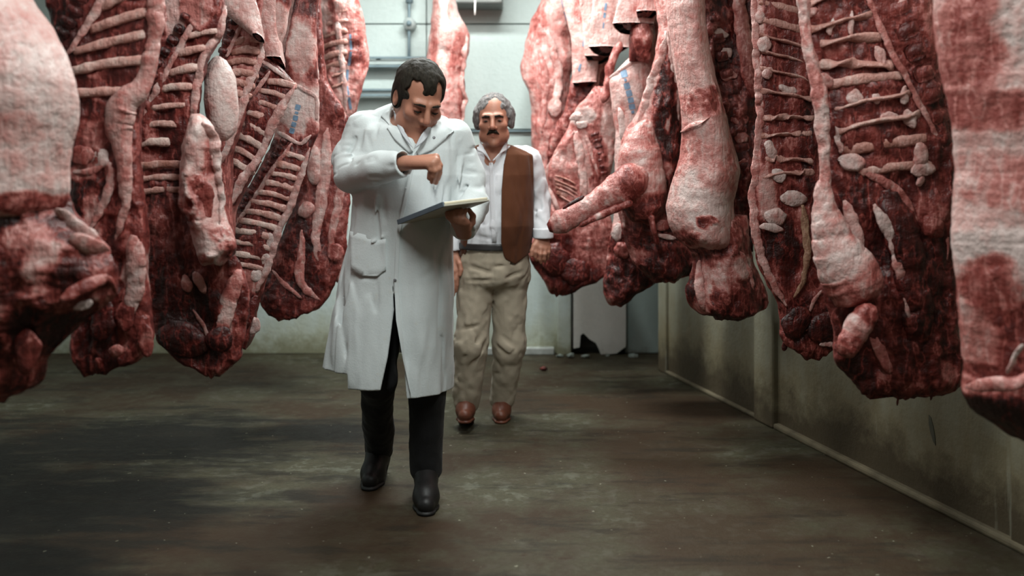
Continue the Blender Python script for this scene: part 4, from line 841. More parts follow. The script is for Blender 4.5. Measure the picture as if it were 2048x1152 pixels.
c = carcass('beef side seen as the topmost pale hindquarter flap, cut off level', 1265, 20, 5.0, 'right')
Lh = Loft(c, 'hindquarter', 5.0, [(-260, 1230, 1300), (0, 1238, 1312), (30, 1230, 1312), (46, 1225, 1306)], 0.008, 0.17, 0.008, 0.1, [(1280, 15, 20, 20, 0.2)], rag=1, bot='flat')
hang(c, Lh.topc, 'right')
Lh2 = Loft(c, 'outer_flank', 4.9, [(-260, 1275, 1330), (-30, 1280, 1340), (0, 1275, 1335), (22, 1272, 1318)], 0.008, 0.17, 0.008, 0.2, rag=1, bot='flat')
Lf = Loft(c, 'forequarter', 5.05, [(40, 1262, 1312), (80, 1256, 1310), (120, 1258, 1300)], 0.02, 0.1, 0.04, 0.55, amp=0.02)
c = carcass('beef side with two narrow blue-stamped flaps above a dark cavity', 1190, 100, 5.75, 'right')
Lh = Loft(c, 'hindquarter', 5.75, [(-260, 1150, 1230), (0, 1158, 1228), (60, 1166, 1230), (110, 1169, 1228)], 0.008, 0.17, 0.008, 0.12, rag=1, bot='flat')
hang(c, Lh.topc, 'right')
ink(c, Lh, [(1195, 5), (1192, 60), (1186, 92)], [(0.05, 0.25, 0.8), (0.3, 0.5, 0.8), (0.7, 0.85, 0.5)], 6)
Lh2 = Loft(c, 'outer_flank', 5.85, [(-260, 1118, 1180), (0, 1124, 1196), (80, 1143, 1200), (164, 1145, 1192)], 0.008, 0.17, 0.008, 0.15, [(1160, 20, 10, 30, 0.3)], rag=1, bot='flat')
ink(c, Lh2, [(1166, 0), (1172, 45), (1170, 80), (1163, 120), (1156, 150)], [(0.0, 0.12, 0.8), (0.18, 0.42, 0.6), (0.5, 0.62, 1.0), (0.85, 0.95, 0.6)], 7)
Lf = Loft(c, 'forequarter', 5.95, [(108, 1150, 1226), (165, 1142, 1212), (220, 1128, 1190), (270, 1098, 1170), (320, 1094, 1160), (420, 1100, 1150), (500, 1105, 1140)], -0.01, 0.1, 0.04, 0.6, [(1165, 185, 26, 24, 0.8), (1120, 290, 24, 30, 0.4)], amp=0.02)
tubepx(c, 'inner_flap', 0, [(1200, 115, 8), (1192, 160, 7), (1186, 200, 6)], 0.3, L=Lf, lift=0.02)
c = carcass('farthest pink beef side on the right, hanging against the pale back wall', 1100, 150, 6.15, 'right')
L = Loft(c, 'body', 6.15, [(-260, 1082, 1128), (-60, 1086, 1138), (0, 1084, 1146), (43, 1062, 1152), (90, 1050, 1150), (133, 1041, 1146), (160, 1044, 1142), (190, 1060, 1138), (270, 1061, 1125), (340, 1070, 1112), (420, 1080, 1106), (520, 1085, 1100)],
         0.07, 0.1, 0.04, 0.26, [(1075, 60, 20, 40, 0.35), (1100, 100, 20, 40, 0.2), (1070, 150, 12, 30, 0.32), (1078, 220, 14, 60, 0.3), (1108, 30, 14, 30, 0.15)], amp=0.03)
hang(c, L.topc, 'right')
ink(c, L, [(1124, 0), (1130, 30), (1140, 55), (1146, 75)], [(0.0, 0.2, 0.6), (0.3, 0.55, 0.6), (0.8, 1.0, 1.1)], 6)
tubepx(c, 'flank_cord', 0, [(1095, 60, 6), (1108, 110, 8), (1118, 150, 9), (1112, 200, 9), (1104, 235, 8)], 0.16, L=L, lift=0.02)
tubepx(c, 'flank_cord', 0, [(1078, 100, 6), (1090, 150, 7), (1088, 220, 6), (1084, 265, 5)], 0.28, L=L, lift=0.015)
lump(c, 'cut_shank', L, 1110, 215, 14, 18, 0.14, 0.03)
# overhead rails, one per row, and their hangers
for side in ('left', 'middle', 'right'):
    pts = sorted([(y, x) for s_, x, y in HOOKS if s_ == side])
    P = [(x, y, 2.91) for y, x in pts]
    if len(P) == 1: P = [(P[0][0] - 0.5, P[0][1] + 0.05, 2.91), P[0], (P[0][0] + 0.5, P[0][1] + 0.05, 2.91)]
    e = empty('meat_rail', P[0]); tag(e, 'steel overhead rail carrying the ' + {'left': 'left row of carcasses', 'middle': 'single slim carcass by the back wall', 'right': 'right row of carcasses'}[side], 'rail')
    R = resample(P, 40) if len(P) > 2 else np.array(P)
    V, f = tube_geo(R, np.full(len(R), 0.02), 8); obj('rail_bar', V, f, STEEL, e)
    for k in range(2, len(R), 9):
        obj('rail_hanger', *box_geo((R[k][0], R[k][1], (2.92 + CEIL) / 2), (0.03, 0.012, CEIL - 2.92)), STEEL, e, smooth=False)
# ------------------------------------------------------------------ people: bodies and clothes as blended distance fields, meshed by surface nets
def smin(a, b, k):
    h = np.clip(0.5 + 0.5 * (b - a) / k, 0, 1); return b * (1 - h) + a * h - k * h * (1 - h)
def smax(a, b, k): return -smin(-a, -b, k)
def s_ell(p, c, r):
    q = p - np.asarray(c); r = np.asarray(r, float)
    k0 = np.sqrt(((q / r) ** 2).sum(1)); k1 = np.sqrt(((q / (r * r)) ** 2).sum(1)) + 1e-9
    return k0 * (k0 - 1) / k1
def s_cone(p, a, b, ra, rb):
    a, b = np.asarray(a, float), np.asarray(b, float); ba = b - a
    h = np.clip(((p - a) @ ba) / (ba @ ba + 1e-12), 0, 1)
    return np.linalg.norm(p - a - h[:, None] * ba, axis=1) - (ra + (rb - ra) * h)
def s_chain(p, pts, rs, k=0.01):
    d = None
    for i in range(len(pts) - 1):
        e = s_cone(p, pts[i], pts[i + 1], rs[i], rs[i + 1]); d = e if d is None else smin(d, e, k)
    return d
def s_col(p, rows, zt=None, zb=None, k=0.02, pw=2.0):
    """upright body of elliptic sections: rows (z, cx, cy, a, b)"""
    R = np.array(sorted(rows)); z = p[:, 2]
    I = [np.interp(z, R[:, 0], R[:, j]) for j in (1, 2, 3, 4)]
    u = np.abs((p[:, 0] - I[0]) / I[2]); v = np.abs((p[:, 1] - I[1]) / I[3])
    d = ((u ** pw + v ** pw) ** (1 / pw) - 1) * np.minimum(I[2], I[3])
    if zt is not None: d = smax(d, z - zt, k)
    if zb is not None: d = np.maximum(d, zb - z)
    return d
def s_box(p, c, h, r=0.0):
    q = np.abs(p - np.asarray(c)) - (np.asarray(h) - r)
    return np.linalg.norm(np.maximum(q, 0), axis=1) + np.minimum(q.max(1), 0) - r
def nets(fn, lo, hi, h):
    lo = np.asarray(lo, float); hi = np.asarray(hi, float); B = 4
    nb = np.ceil((hi - lo) / (h * B)).astype(int); n = nb * B
    gx = [lo[a] + h * (np.arange(nb[a]) * B + (B - 1) / 2) for a in range(3)]
    C = np.stack(np.meshgrid(*gx, indexing='ij'), -1).reshape(-1, 3)
    dc = fn(C).reshape(nb)
    A = np.repeat(np.repeat(np.repeat(dc, B, 0), B, 1), B, 2).astype(np.float32)
    near = np.argwhere(np.abs(dc) < h * B * 1.75)
    o = np.stack(np.meshgrid(*[np.arange(B)] * 3, indexing='ij'), -1).reshape(-1, 3)
    idx = (near[:, None, :] * B + o[None]).reshape(-1, 3)
    for s in range(0, len(idx), 400000):
        q = idx[s:s + 400000]; A[q[:, 0], q[:, 1], q[:, 2]] = fn(lo + q * h)
    A[0] = A[-1] = 1; A[:, 0] = A[:, -1] = 1; A[:, :, 0] = A[:, :, -1] = 1
    S = A < 0
    c8 = [(i, j, k) for i in (0, 1) for j in (0, 1) for k in (0, 1)]
    cnt = sum(S[i:n[0] - 1 + i, j:n[1] - 1 + j, k:n[2] - 1 + k].astype(np.int8) for i, j, k in c8)
    act = np.argwhere((cnt > 0) & (cnt < 8)); ids = np.full(tuple(n - 1), -1, np.int64); ids[act[:, 0], act[:, 1], act[:, 2]] = np.arange(len(act))
    vals = {q: A[act[:, 0] + q[0], act[:, 1] + q[1], act[:, 2] + q[2]] for q in c8}
    acc = np.zeros((len(act), 3)); num = np.zeros(len(act))
    for q in c8:
        for a in range(3):
            if q[a] == 0:
                r = tuple(1 if b == a else q[b] for b in range(3)); va, vb = vals[q], vals[r]
                m = (va < 0) != (vb < 0); t = np.where(m, va / np.where(m, va - vb, 1), 0)
                pt = np.array(q, float)[None] + np.eye(3)[a][None] * t[:, None]
                acc[m] += pt[m]; num[m] += 1
    V = lo + (act + acc / num[:, None]) * h
    faces = []
    for a in range(3):
        b, c_ = (a + 1) % 3, (a + 2) % 3
        sl0 = [slice(1, n[k] - 1) for k in range(3)]; sl1 = list(sl0); sl1[a] = slice(2, n[a])
        s0, s1 = S[tuple(sl0)], S[tuple(sl1)]
        e = np.argwhere(s0 != s1) + 1
        if not len(e): continue
        flip = S[e[:, 0], e[:, 1], e[:, 2]]
        ob, oc = np.zeros(3, int), np.zeros(3, int); ob[b] = 1; oc[c_] = 1
        g = lambda q: ids[q[:, 0], q[:, 1], q[:, 2]]
        e2 = e.copy(); qd = np.stack([g(e2 - ob - oc), g(e2 - oc), g(e2), g(e2 - ob)], 1)
        qd[~flip] = qd[~flip][:, ::-1]
        faces.append(qd)
    Fq = np.vstack(faces); Fq = Fq[(Fq >= 0).all(1)]
    return V, Fq
def nobj(name, fn, lo, hi, h, mat, par, m=None):
    V, f = nets(fn, lo, hi, h)
    return obj(name, V, f, mat, par, m(V) if callable(m) else m)
def bounds(pts, pad):
    P = np.array(pts); return P.min(0) - pad, P.max(0) + pad

def cloth(name, col, var=0.10, rough=0.85, weave=700, wr=0.16, stain=None):
    m, nt, b = nmat(name); co = coords(nt)
    n1 = tex_noise(nt, co, 6, 5, 0.6); n2 = tex_noise(nt, co, 160, 3); n3 = tex_noise(nt, co, 26, 5, 0.6)
    c = mix_(nt, n1, tuple(v * (1 - var) for v in col), tuple(min(1, v * (1 + var)) for v in col))
    c = mix_(nt, math_(nt, 'MULTIPLY', n2, 0.25), c, tuple(v * 0.7 for v in col))
    if stain: c = mix_(nt, ramp_(nt, n3, [(0.62, 0.0), (0.72, 0.35)]), c, stain)
    lk(nt, c, b.inputs['Base Color']); b.inputs['Roughness'].default_value = rough; b.inputs['Specular IOR Level'].default_value = 0.2
    b.inputs['Sheen Weight'].default_value = 0.08
    bump_(nt, b, math_(nt, 'ADD', n2, math_(nt, 'MULTIPLY', n3, 0.9)), wr, 0.006)
    return m
COAT = cloth('white_cotton_coat', (0.56, 0.60, 0.605), 0.05, stain=(0.52, 0.50, 0.44))
SHIRT = cloth('white_shirt', (0.62, 0.63, 0.66), 0.04)
SHIRT2 = cloth('grey_white_shirt', (0.50, 0.52, 0.55), 0.05)
BLACK = cloth('black_trousers', (0.012, 0.012, 0.013), 0.2)
KHAKI = cloth('khaki_trousers', (0.40, 0.345, 0.265), 0.09)
VEST = cloth('brown_suede', (0.085, 0.028, 0.011), 0.25, 0.9)
BOOT = simple('black_leather', (0.010, 0.009, 0.009), 0.5)
SHOE = simple('brown_leather', (0.14, 0.045, 0.025), 0.42)
BELT = simple('black_belt', (0.02, 0.018, 0.018), 0.45); BRASS = simple('dull_buckle', (0.32, 0.28, 0.18), 0.35, 0.8)
def skinmat(name, base, red, dark):
    m, nt, b = nmat(name); co = coords(nt)
    at = N(nt, 'ShaderNodeAttribute'); at.attribute_name = 'm'
    n1 = tex_noise(nt, co, 22, 5, 0.6); n2 = tex_noise(nt, co, 140, 3)
    f = math_(nt, 'ADD', at.outputs['Fac'], math_(nt, 'MULTIPLY', math_(nt, 'SUBTRACT', n1, 0.5), 0.35), True)
    c = ramp_(nt, f, [(0.0, base), (0.45, red), (1.0, dark)])
    lk(nt, c, b.inputs['Base Color']); b.inputs['Roughness'].default_value = 0.5
    b.inputs['Specular IOR Level'].default_value = 0.35
    bump_(nt, b, math_(nt, 'ADD', n2, n1), 0.2, 0.004)
    return m
SKIN = skinmat('skin', (0.36, 0.165, 0.108), (0.29, 0.10, 0.066), (0.11, 0.04, 0.028))
def hairmat(name, a, b_):
    m, nt, b = nmat(name); co = coords(nt, 'Object', (90, 90, 22))
    n1 = tex_noise(nt, co, 1.5, 5, 0.7)
    lk(nt, mix_(nt, ramp_(nt, n1, [(0.3, 0.0), (0.7, 1.0)]), a, b_), b.inputs['Base Color']); b.inputs['Roughness'].default_value = 0.5
    b.inputs['Specular IOR Level'].default_value = 0.15; b.inputs['Roughness'].default_value = 0.6
    bump_(nt, b, n1, 0.8, 0.01); return m
HAIRD = hairmat('dark_brown_hair', (0.007, 0.0055, 0.004), (0.030, 0.024, 0.016))
HAIRG = hairmat('grey_hair', (0.065, 0.060, 0.060), (0.27, 0.255, 0.25))
EYEW = simple('shaded_eye_white', (0.11, 0.09, 0.08), 0.4); EYED = simple('eye_dark', (0.02, 0.014, 0.01), 0.2)  # eye whites darkened in colour to stand for the shade under the brows

class Head:
    def __init__(s, c, yaw, pitch, sc, roll=0):
        s.c = np.asarray(c, float); s.s = sc
        M = Matrix.Rotation(math.radians(yaw), 3, 'Z') @ Matrix.Rotation(math.radians(pitch), 3, 'X') @ Matrix.Rotation(math.radians(roll), 3, 'Y')
        s.R = np.array(M)
    def loc(s, p): return ((p - s.c) @ s.R) / s.s
    def wld(s, q): return s.c + (np.asarray(q, float) @ s.R.T) * s.s
    def skull(s, q):
        d = s_ell(q, (0, 0.018, 0.038), (0.077, 0.098, 0.086))
        d = smin(d, s_ell(q, (0, -0.028, -0.03), (0.062, 0.072, 0.088)), 0.03)
        d = smin(d, s_ell(q, (0, -0.046, -0.085), (0.046, 0.046, 0.034)), 0.03)
        return d
    def face(s, q, nose=1.0):
        ax = np.abs(q[:, 0]); m = q.copy(); m[:, 0] = ax
        d = s.skull(q)
        d = smin(d, s_ell(m, (0.0, -0.087, -0.108), (0.02, 0.017, 0.016)), 0.022)
        d = smin(d, s_cone(m, (0.012, -0.092, 0.022), (0.042, -0.080, 0.022), 0.0085, 0.0085), 0.018)
        d = smin(d, s_ell(m, (0.044, -0.068, -0.024), (0.022, 0.02, 0.018)), 0.024)
        d = smin(d, s_ell(m, (0.050, -0.03, -0.075), (0.02, 0.035, 0.025)), 0.03)
        d = smax(d, -s_ell(m, (0.032, -0.108, 0.001), (0.019, 0.02, 0.0125)), 0.012)
        d = smin(d, s_ell(m, (0.032, -0.083, 0.001), (0.015, 0.0125, 0.0115)), 0.005)
        d = smin(d, s_cone(q, (0, -0.092, 0.016), (0, -0.120 * nose, -0.030), 0.0085, 0.0125), 0.010)
        d = smin(d, s_ell(m, (0.0125, -0.104, -0.035), (0.0088, 0.011, 0.0078)), 0.007)
        d = smax(d, -s_cone(q, (0, -0.107, -0.050), (0, -0.103, -0.056), 0.003, 0.004), 0.006)
        d = smin(d, s_cone(m, (0.0, -0.1015, -0.0625), (0.019, -0.092, -0.0645), 0.0058, 0.003), 0.006)
        d = smin(d, s_cone(m, (0.0, -0.099, -0.074), (0.016, -0.092, -0.0725), 0.0066, 0.003), 0.006)
        d = smax(d, -s_cone(m, (0.0, -0.107, -0.0682), (0.023, -0.096, -0.0685), 0.0022, 0.0018), 0.003)
        ear = s_ell(m, (0.0795, 0.014, -0.008), (0.0095, 0.021, 0.032))
        ear = smax(ear, -s_ell(m, (0.0875, 0.008, -0.004), (0.006, 0.011, 0.018)), 0.004)
        return smin(d, ear, 0.006)
    def sdf(s, p): return s.face(s.loc(p)) * s.s
    def tone(s, V):
        q = s.loc(V); m = np.zeros(len(q)); ax = np.abs(q[:, 0])
        def g(c, r): return np.exp(-((((np.stack([ax, q[:, 1], q[:, 2]], 1) - np.array(c)) / np.array(r)) ** 2).sum(1)))
        m += 0.5 * g((0, -0.1, -0.068), (0.02, 0.02, 0.010)) + 0.28 * g((0.045, -0.07, -0.03), (0.025, 0.03, 0.025)) + 0.3 * g((0, -0.12, -0.03), (0.016, 0.02, 0.014))
        m += 0.35 * g((0.03, -0.09, 0.004), (0.02, 0.02, 0.012)) + 0.22 * g((0.03, -0.05, -0.10), (0.05, 0.06, 0.028)) + 0.12 * g((0, -0.08, 0.06), (0.06, 0.04, 0.03))  # the eye-socket term paints shade into the skin tone
        return m

def hand(p, wrist, knuck, tips, thumb, r=0.0105, wr=0.027):
    """wrist point, 4 knuckles, per finger list of joints (3 points), thumb joints"""
    wrist = np.asarray(wrist, float)
    d = None
    for i, k in enumerate(knuck):
        w0 = wrist + (np.asarray(k) - np.mean(knuck, 0)) * 0.45
        e = s_cone(p, w0, k, 0.0165, 0.0135); d = e if d is None else smin(d, e, 0.016)
    for k, js in zip(knuck, tips):
        d = smin(d, s_chain(p, [k] + list(js), [r * 1.12, r * 1.03, r * 0.95, r * 0.82], 0.003), 0.006)
    d = smin(d, s_chain(p, thumb, [0.016, 0.0135, 0.0115, 0.009], 0.004), 0.012)
    return d
def wrinkle(p, segs):
    """soft cloth grooves and ridges: (a, b, radius, depth)"""
    d = np.zeros(len(p))
    for a, b, r, h in segs:
        a, b = np.asarray(a, float), np.asarray(b, float); ba = b - a; r, h = r * 0.8, h * 1.5
        t = np.clip(((p - a) @ ba) / (ba @ ba), 0, 1); q = np.linalg.norm(p - a - t[:, None] * ba, axis=1)
        d += h * np.exp(-(q / r) ** 2) * np.sqrt(np.clip(np.sin(np.pi * np.clip(t, 0.02, 0.98)), 0, 1))
    return d
def applique(name, o, poly, mat, par, th=0.004, cuts=4, lift=0.001, grow=0.0):
    """a flat cloth piece (picture polygon) laid on the surface of mesh object o and given thickness"""
    off = o.matrix_basis.translation if o.parent is None else o.parent.matrix_basis.translation
    bvh = BVHTree.FromPolygons([v.co + off for v in o.data.vertices], [tuple(p.vertices) for p in o.data.polygons])
    bm = bmesh.new(); vs = [bm.verts.new((x, y, 0)) for x, y in poly]; bm.faces.new(vs)
    bmesh.ops.triangulate(bm, faces=bm.faces[:]); bmesh.ops.subdivide_edges(bm, edges=bm.edges[:], cuts=cuts, use_grid_fill=True)
    bmesh.ops.triangulate(bm, faces=bm.faces[:]); bm.verts.index_update()
    pts = []; dl = []
    for v in bm.verts:
        d = Vector(W(v.co.x, v.co.y, 1.0)) - Vector((0, 0, CAMZ)); d.normalize()
        h = bvh.ray_cast(Vector((0, 0, CAMZ)), d); dl.append(h[3] if h[0] is not None else None); pts.append((v, d))
    ok = [x for x in dl if x is not None]; med = float(np.median(ok)) if ok else 3.6
    dl = [x if x is not None and abs(x - med) < 0.25 else med for x in dl]
    # relax so that the piece spans small folds
    nb = [[e.other_vert(v).index for e in v.link_edges] for v in bm.verts]
    for _ in range(3): dl = [0.5 * dl[i] + 0.5 * float(np.mean([dl[j] for j in nb[i]])) for i in range(len(dl))]
    base = Vector((0, 0, CAMZ)); n = len(pts)
    V = [base + d * (dl[v.index] - lift - th) for v, d in pts] + [base + d * (dl[v.index] + 0.004) for v, d in pts]
    f = [tuple(v.index for v in fc.verts) for fc in bm.faces]
    be = [(e.verts[0].index, e.verts[1].index) for e in bm.edges if len(e.link_faces) == 1]
    f += [tuple(i + n for i in q[::-1]) for q in f] + [(a, b, b + n, a + n) for a, b in be]
    bm.free()
    r = obj(name, [tuple(v) for v in V], f, mat, par)
    bmx = bmesh.new(); bmx.from_mesh(r.data); bmesh.ops.recalc_face_normals(bmx, faces=bmx.faces[:]); bmx.to_mesh(r.data); bmx.free()
    return r
def pxrows(D0, rows):
    """picture rows (y, xl, xr, half_depth, depth offset) -> column rows"""
    out = []
    for y, xl, xr, b, dy in rows:
        D = D0 + dy; out.append((CAMZ - (y - HZ) * D / F, ((xl + xr) / 2 - 1024) * D / F, D, (xr - xl) / 2 * D / F, b))
    return out

# ================= the man in the white coat
DM = 3.70
def Pf(x, y, dd=0.0): return W(x, y, DM + dd)
man = empty('person', (Pf(810, 700)[0], DM, 0))
HD = Head(Pf(838, 198, -0.06), 25, 31, 1.12, 4)
arm_r = [Pf(722, 262, 0.0), Pf(695, 335, -0.02), Pf(700, 352, -0.06), Pf(815, 326, -0.26)]
arm_l = [Pf(918, 282, 0.02), Pf(940, 380, 0.02), Pf(948, 430, -0.04), Pf(926, 462, -0.16)]
hipz = 0.93
fr_foot = np.array([Pf(852, 1000, 0)[0], 3.62, 0.0]); bk_foot = np.array([Pf(757, 1000, 0)[0] - 0.005, 4.0, 0.0])
leg_r = [np.array([-0.50, 3.74, 0.92]), np.array([(757 - 1024) * 3.74 / F, 3.70, 0.50]), np.array([(757 - 1024) * 4.02 / F, 4.02, 0.12])]   # picture left, trailing
leg_l = [np.array([-0.36, 3.70, 0.92]), np.array([(851 - 1024) * 3.60 / F, 3.70, 0.50]), np.array([(850 - 1024) * 3.72 / F, 3.77, 0.11])]
WR = Pf(808, 326, -0.262)
kn = [Pf(872, 314, -0.33), Pf(872, 321, -0.355), Pf(866, 327, -0.365), Pf(858, 331, -0.36)]
tips = [[Pf(880, 331, -0.335), Pf(879, 346, -0.325), Pf(876, 358, -0.315)], [Pf(878, 338, -0.36), Pf(875, 352, -0.35), Pf(872, 366, -0.34)],
        [Pf(870, 342, -0.37), Pf(867, 354, -0.36), Pf(864, 364, -0.35)], [Pf(862, 340, -0.365), Pf(860, 348, -0.355), Pf(858, 356, -0.35)]]
th = [Pf(822, 326, -0.285), Pf(846, 326, -0.30), Pf(862, 338, -0.315), Pf(872, 350, -0.325)]
WL = Pf(928, 468, -0.16)
# fingers of the other hand close round the lower edge of the board from underneath
knl = [Pf(906, 440, -0.275), Pf(916, 443, -0.27), Pf(925, 445, -0.26), Pf(933, 445, -0.25)]
tipl = [[Pf(897, 434, -0.285), Pf(895, 427, -0.28), Pf(903, 424, -0.272)], [Pf(906, 434, -0.285), Pf(905, 426, -0.28), Pf(913, 421, -0.27)],
        [Pf(916, 436, -0.28), Pf(915, 428, -0.275), Pf(922, 420, -0.265)], [Pf(926, 438, -0.27), Pf(926, 430, -0.265), Pf(932, 420, -0.258)]]
thl = [Pf(934, 455, -0.20), Pf(944, 445, -0.20), Pf(946, 432, -0.205), Pf(938, 420, -0.215)]
NKc = Pf(812, 300, 0.02)
def body_f(p):
    d = HD.sdf(p)
    d = smin(d, s_cone(p, HD.wld((0, 0.03, -0.06)), Pf(808, 268, 0.05), 0.062, 0.066), 0.03)
    d = smin(d, s_cone(p, Pf(760, 275, 0.03), Pf(878, 290, 0.04), 0.062, 0.062), 0.05)
    d = smin(d, s_cone(p, Pf(815, 255, -0.02), Pf(826, 300, -0.07), 0.05, 0.045), 0.04)
    d = smin(d, s_col(p, pxrows(DM, [(258, 742, 880, 0.08, 0.02), (300, 722, 905, 0.10, 0.0), (380, 728, 895, 0.105, 0.0), (480, 722, 885, 0.10, 0.02), (560, 722, 885, 0.11, 0.02)]), zt=Pf(0, 258)[2], zb=Pf(0, 575)[2]), 0.04)
    d = smin(d, s_chain(p, arm_r, [0.05, 0.045, 0.04, 0.026], 0.02), 0.02); d = smin(d, s_chain(p, arm_l, [0.05, 0.045, 0.04, 0.027], 0.02), 0.02)
    d = smin(d, s_chain(p, leg_r, [0.075, 0.055, 0.036], 0.02), 0.03); d = smin(d, s_chain(p, leg_l, [0.075, 0.055, 0.036], 0.02), 0.03)
    d = smin(d, hand(p, WR, kn, tips, th), 0.012); d = smin(d, hand(p, WL, knl, tipl, thl), 0.012)
    return d
lo, hi = [-0.84, 3.28, 0.03], [-0.02, 4.13, 1.80]
bo = nobj('person_body', body_f, lo, hi, 0.0042, SKIN, man, HD.tone)
tag(man, 'man in a long white coat walking and reading from a clipboard', 'person')
# hair: swept back, receding at the temples
def hair_f(p):
    q = HD.loc(p); ax = np.abs(q[:, 0]); m = q.copy(); m[:, 0] = ax
    d = s_ell(q, (0, 0.024, 0.045), (0.089, 0.108, 0.092)) + fbm(q * np.array([60, 60, 24]), 5, 2) * 0.008
    d = smin(d, s_ell(m, (0.070, 0.03, -0.005), (0.018, 0.045, 0.05)), 0.015)
    face = s_ell(q, (0, -0.13, -0.055), (0.084, 0.112, 0.122))
    temple = s_ell(m, (0.046, -0.085, 0.056), (0.024, 0.062, 0.048))
    d = smax(d, -(smin(face, temple, 0.012) + fbm(q * np.array([70, 30, 60]), 9, 2) * 0.022), 0.010)
    d = smax(d, -s_ell(m, (0.082, 0.012, -0.012), (0.02, 0.02, 0.034)), 0.004)
    d = np.maximum(d, -0.075 - q[:, 2]); d = np.maximum(d, -(q[:, 2] + 0.04 + np.clip(0.035 - q[:, 1], 0, 1) * 0.8))
    return d * HD.s
hl, hh = HD.c - 0.18, HD.c + 0.18
nobj('hair', hair_f, hl, hh, 0.0032, HAIRD, man)
def brows_f(hd, up=0.0, r=0.0042):
    def f(p):
        q = hd.loc(p); m = q.copy(); m[:, 0] = np.abs(m[:, 0])
        return (s_chain(m, [(0.016, -0.1035, 0.0228 + up), (0.032, -0.100, 0.0245 + up), (0.050, -0.083, 0.018 + up)], [r, r, r * 0.5], 0.004) + fbm(q * 300, 3, 2) * 0.003) * hd.s
    return f
nobj('eyebrows', brows_f(HD), hl, hh, 0.003, HAIRD, man)
def lash(p):
    q = HD.loc(p); m = q.copy(); m[:, 0] = np.abs(m[:, 0])
    return s_chain(m, [(0.020, -0.0945, -0.004), (0.032, -0.0965, -0.0065), (0.044, -0.0905, -0.004)], [0.0025, 0.003, 0.002], 0.002) * HD.s
nobj('eyelashes', lash, hl, hh, 0.0022, HAIRD, man)
# trousers and boots
def trou_f(p):
    d = s_chain(p, leg_r, [0.09, 0.072, 0.062], 0.03); d = smin(d, s_chain(p, leg_l, [0.09, 0.078, 0.064], 0.03), 0.02)
    d = smin(d, s_ell(p, (-0.43, 3.73, 0.95), (0.16, 0.12, 0.12)), 0.04)
    d = d + fbm(p * np.array([14, 14, 9]), 11, 3) * 0.02
    return np.maximum(np.maximum(d, p[:, 2] - 1.06), np.where(p[:, 0] < -0.44, 0.085, 0.045) - p[:, 2])
nobj('trousers', trou_f, [-0.75, 3.4, 0.05], [-0.12, 4.2, 1.1], 0.006, BLACK, man)
def boot(ank, toe, heelz, name='boot', mat=BOOT, sz=1.0, toez=0.0):
    ank, toe = np.asarray(ank, float), np.asarray(toe, float)
    fw = toe - ank; fw[2] = 0; fw /= np.linalg.norm(fw)
    heel = ank - fw * 0.045; heel[2] = 0.045 + heelz; ball = toe - fw * 0.085; ball[2] = 0.042 + toez; tp = toe - fw * 0.03; tp[2] = 0.034 + toez
    sd_ = np.array([-fw[1], fw[0], 0])
    def f(p):
        d = s_chain(p, [ank + np.array([0, 0, 0.02]), ank - np.array([0, 0, 0.03])], [0.046 * sz, 0.046 * sz], 0.02)
        d = smin(d, s_cone(p, heel, ball, 0.040 * sz, 0.047 * sz), 0.03); d = smin(d, s_cone(p, ball, tp, 0.047 * sz, 0.034 * sz), 0.02)
        d = smin(d, s_cone(p, ank, ball + np.array([0, 0, 0.015]), 0.045 * sz, 0.04 * sz), 0.03)
        hz = np.interp((p - heel) @ fw, [0, np.linalg.norm(ball - heel), 0.3], [heelz, toez, toez])
        d = np.maximum(d, hz + 0.004 - p[:, 2])
        so = smin(s_cone(p, heel * [1, 1, 0] + [0, 0, heelz + 0.012], ball * [1, 1, 0] + [0, 0, toez + 0.01], 0.043 * sz, 0.050 * sz), s_cone(p, ball * [1, 1, 0] + [0, 0, toez + 0.01], tp * [1, 1, 0] + [0, 0, toez + 0.01], 0.050 * sz, 0.037 * sz), 0.01)
        so = np.maximum(np.maximum(so, hz - p[:, 2]), p[:, 2] - hz - 0.014)
        return np.minimum(d, so)
    lo, hi = bounds([ank, toe, heel], 0.11); lo[2] = -0.02
    return nobj(name, f, lo, hi, 0.005, mat, man if mat is BOOT else man2)
boot(leg_r[2], (leg_r[2][0] - 0.015, 3.83, 0), 0.055)
boot(leg_l[2], (leg_l[2][0] + 0.02, 3.55, 0), 0.0)
# the coat
crow = pxrows(DM, [(240, 735, 888, 0.105, 0.03), (262, 712, 918, 0.125, 0.02), (300, 706, 926, 0.135, 0.01), (350, 708, 922, 0.14, 0.0), (400, 708, 912, 0.138, 0.0), (450, 704, 906, 0.14, 0.0), (500, 694, 905, 0.150, 0.01), (560, 678, 906, 0.165, 0.02), (620, 668, 907, 0.185, 0.03), (700, 655, 908, 0.215, 0.05), (800, 640, 909, 0.245, 0.07)])
crow_in = [(z, cx, cy, a - 0.013, b - 0.013) for z, cx, cy, a, b in crow]
slit = np.array([[Pf(0, 560)[2], Pf(794, 0)[0], Pf(794, 0)[0]], [Pf(0, 610)[2], Pf(791, 0, -0.1)[0], Pf(797, 0, -0.1)[0]], [Pf(0, 700)[2], Pf(776, 0, -0.15)[0], Pf(807, 0, -0.15)[0]], [Pf(0, 800)[2] - 0.05, Pf(748, 0, -0.15)[0], Pf(818, 0, -0.15)[0]]])
slit = slit[np.argsort(slit[:, 0])]
def P_(x, y, dd): return Pf(x, y, dd)
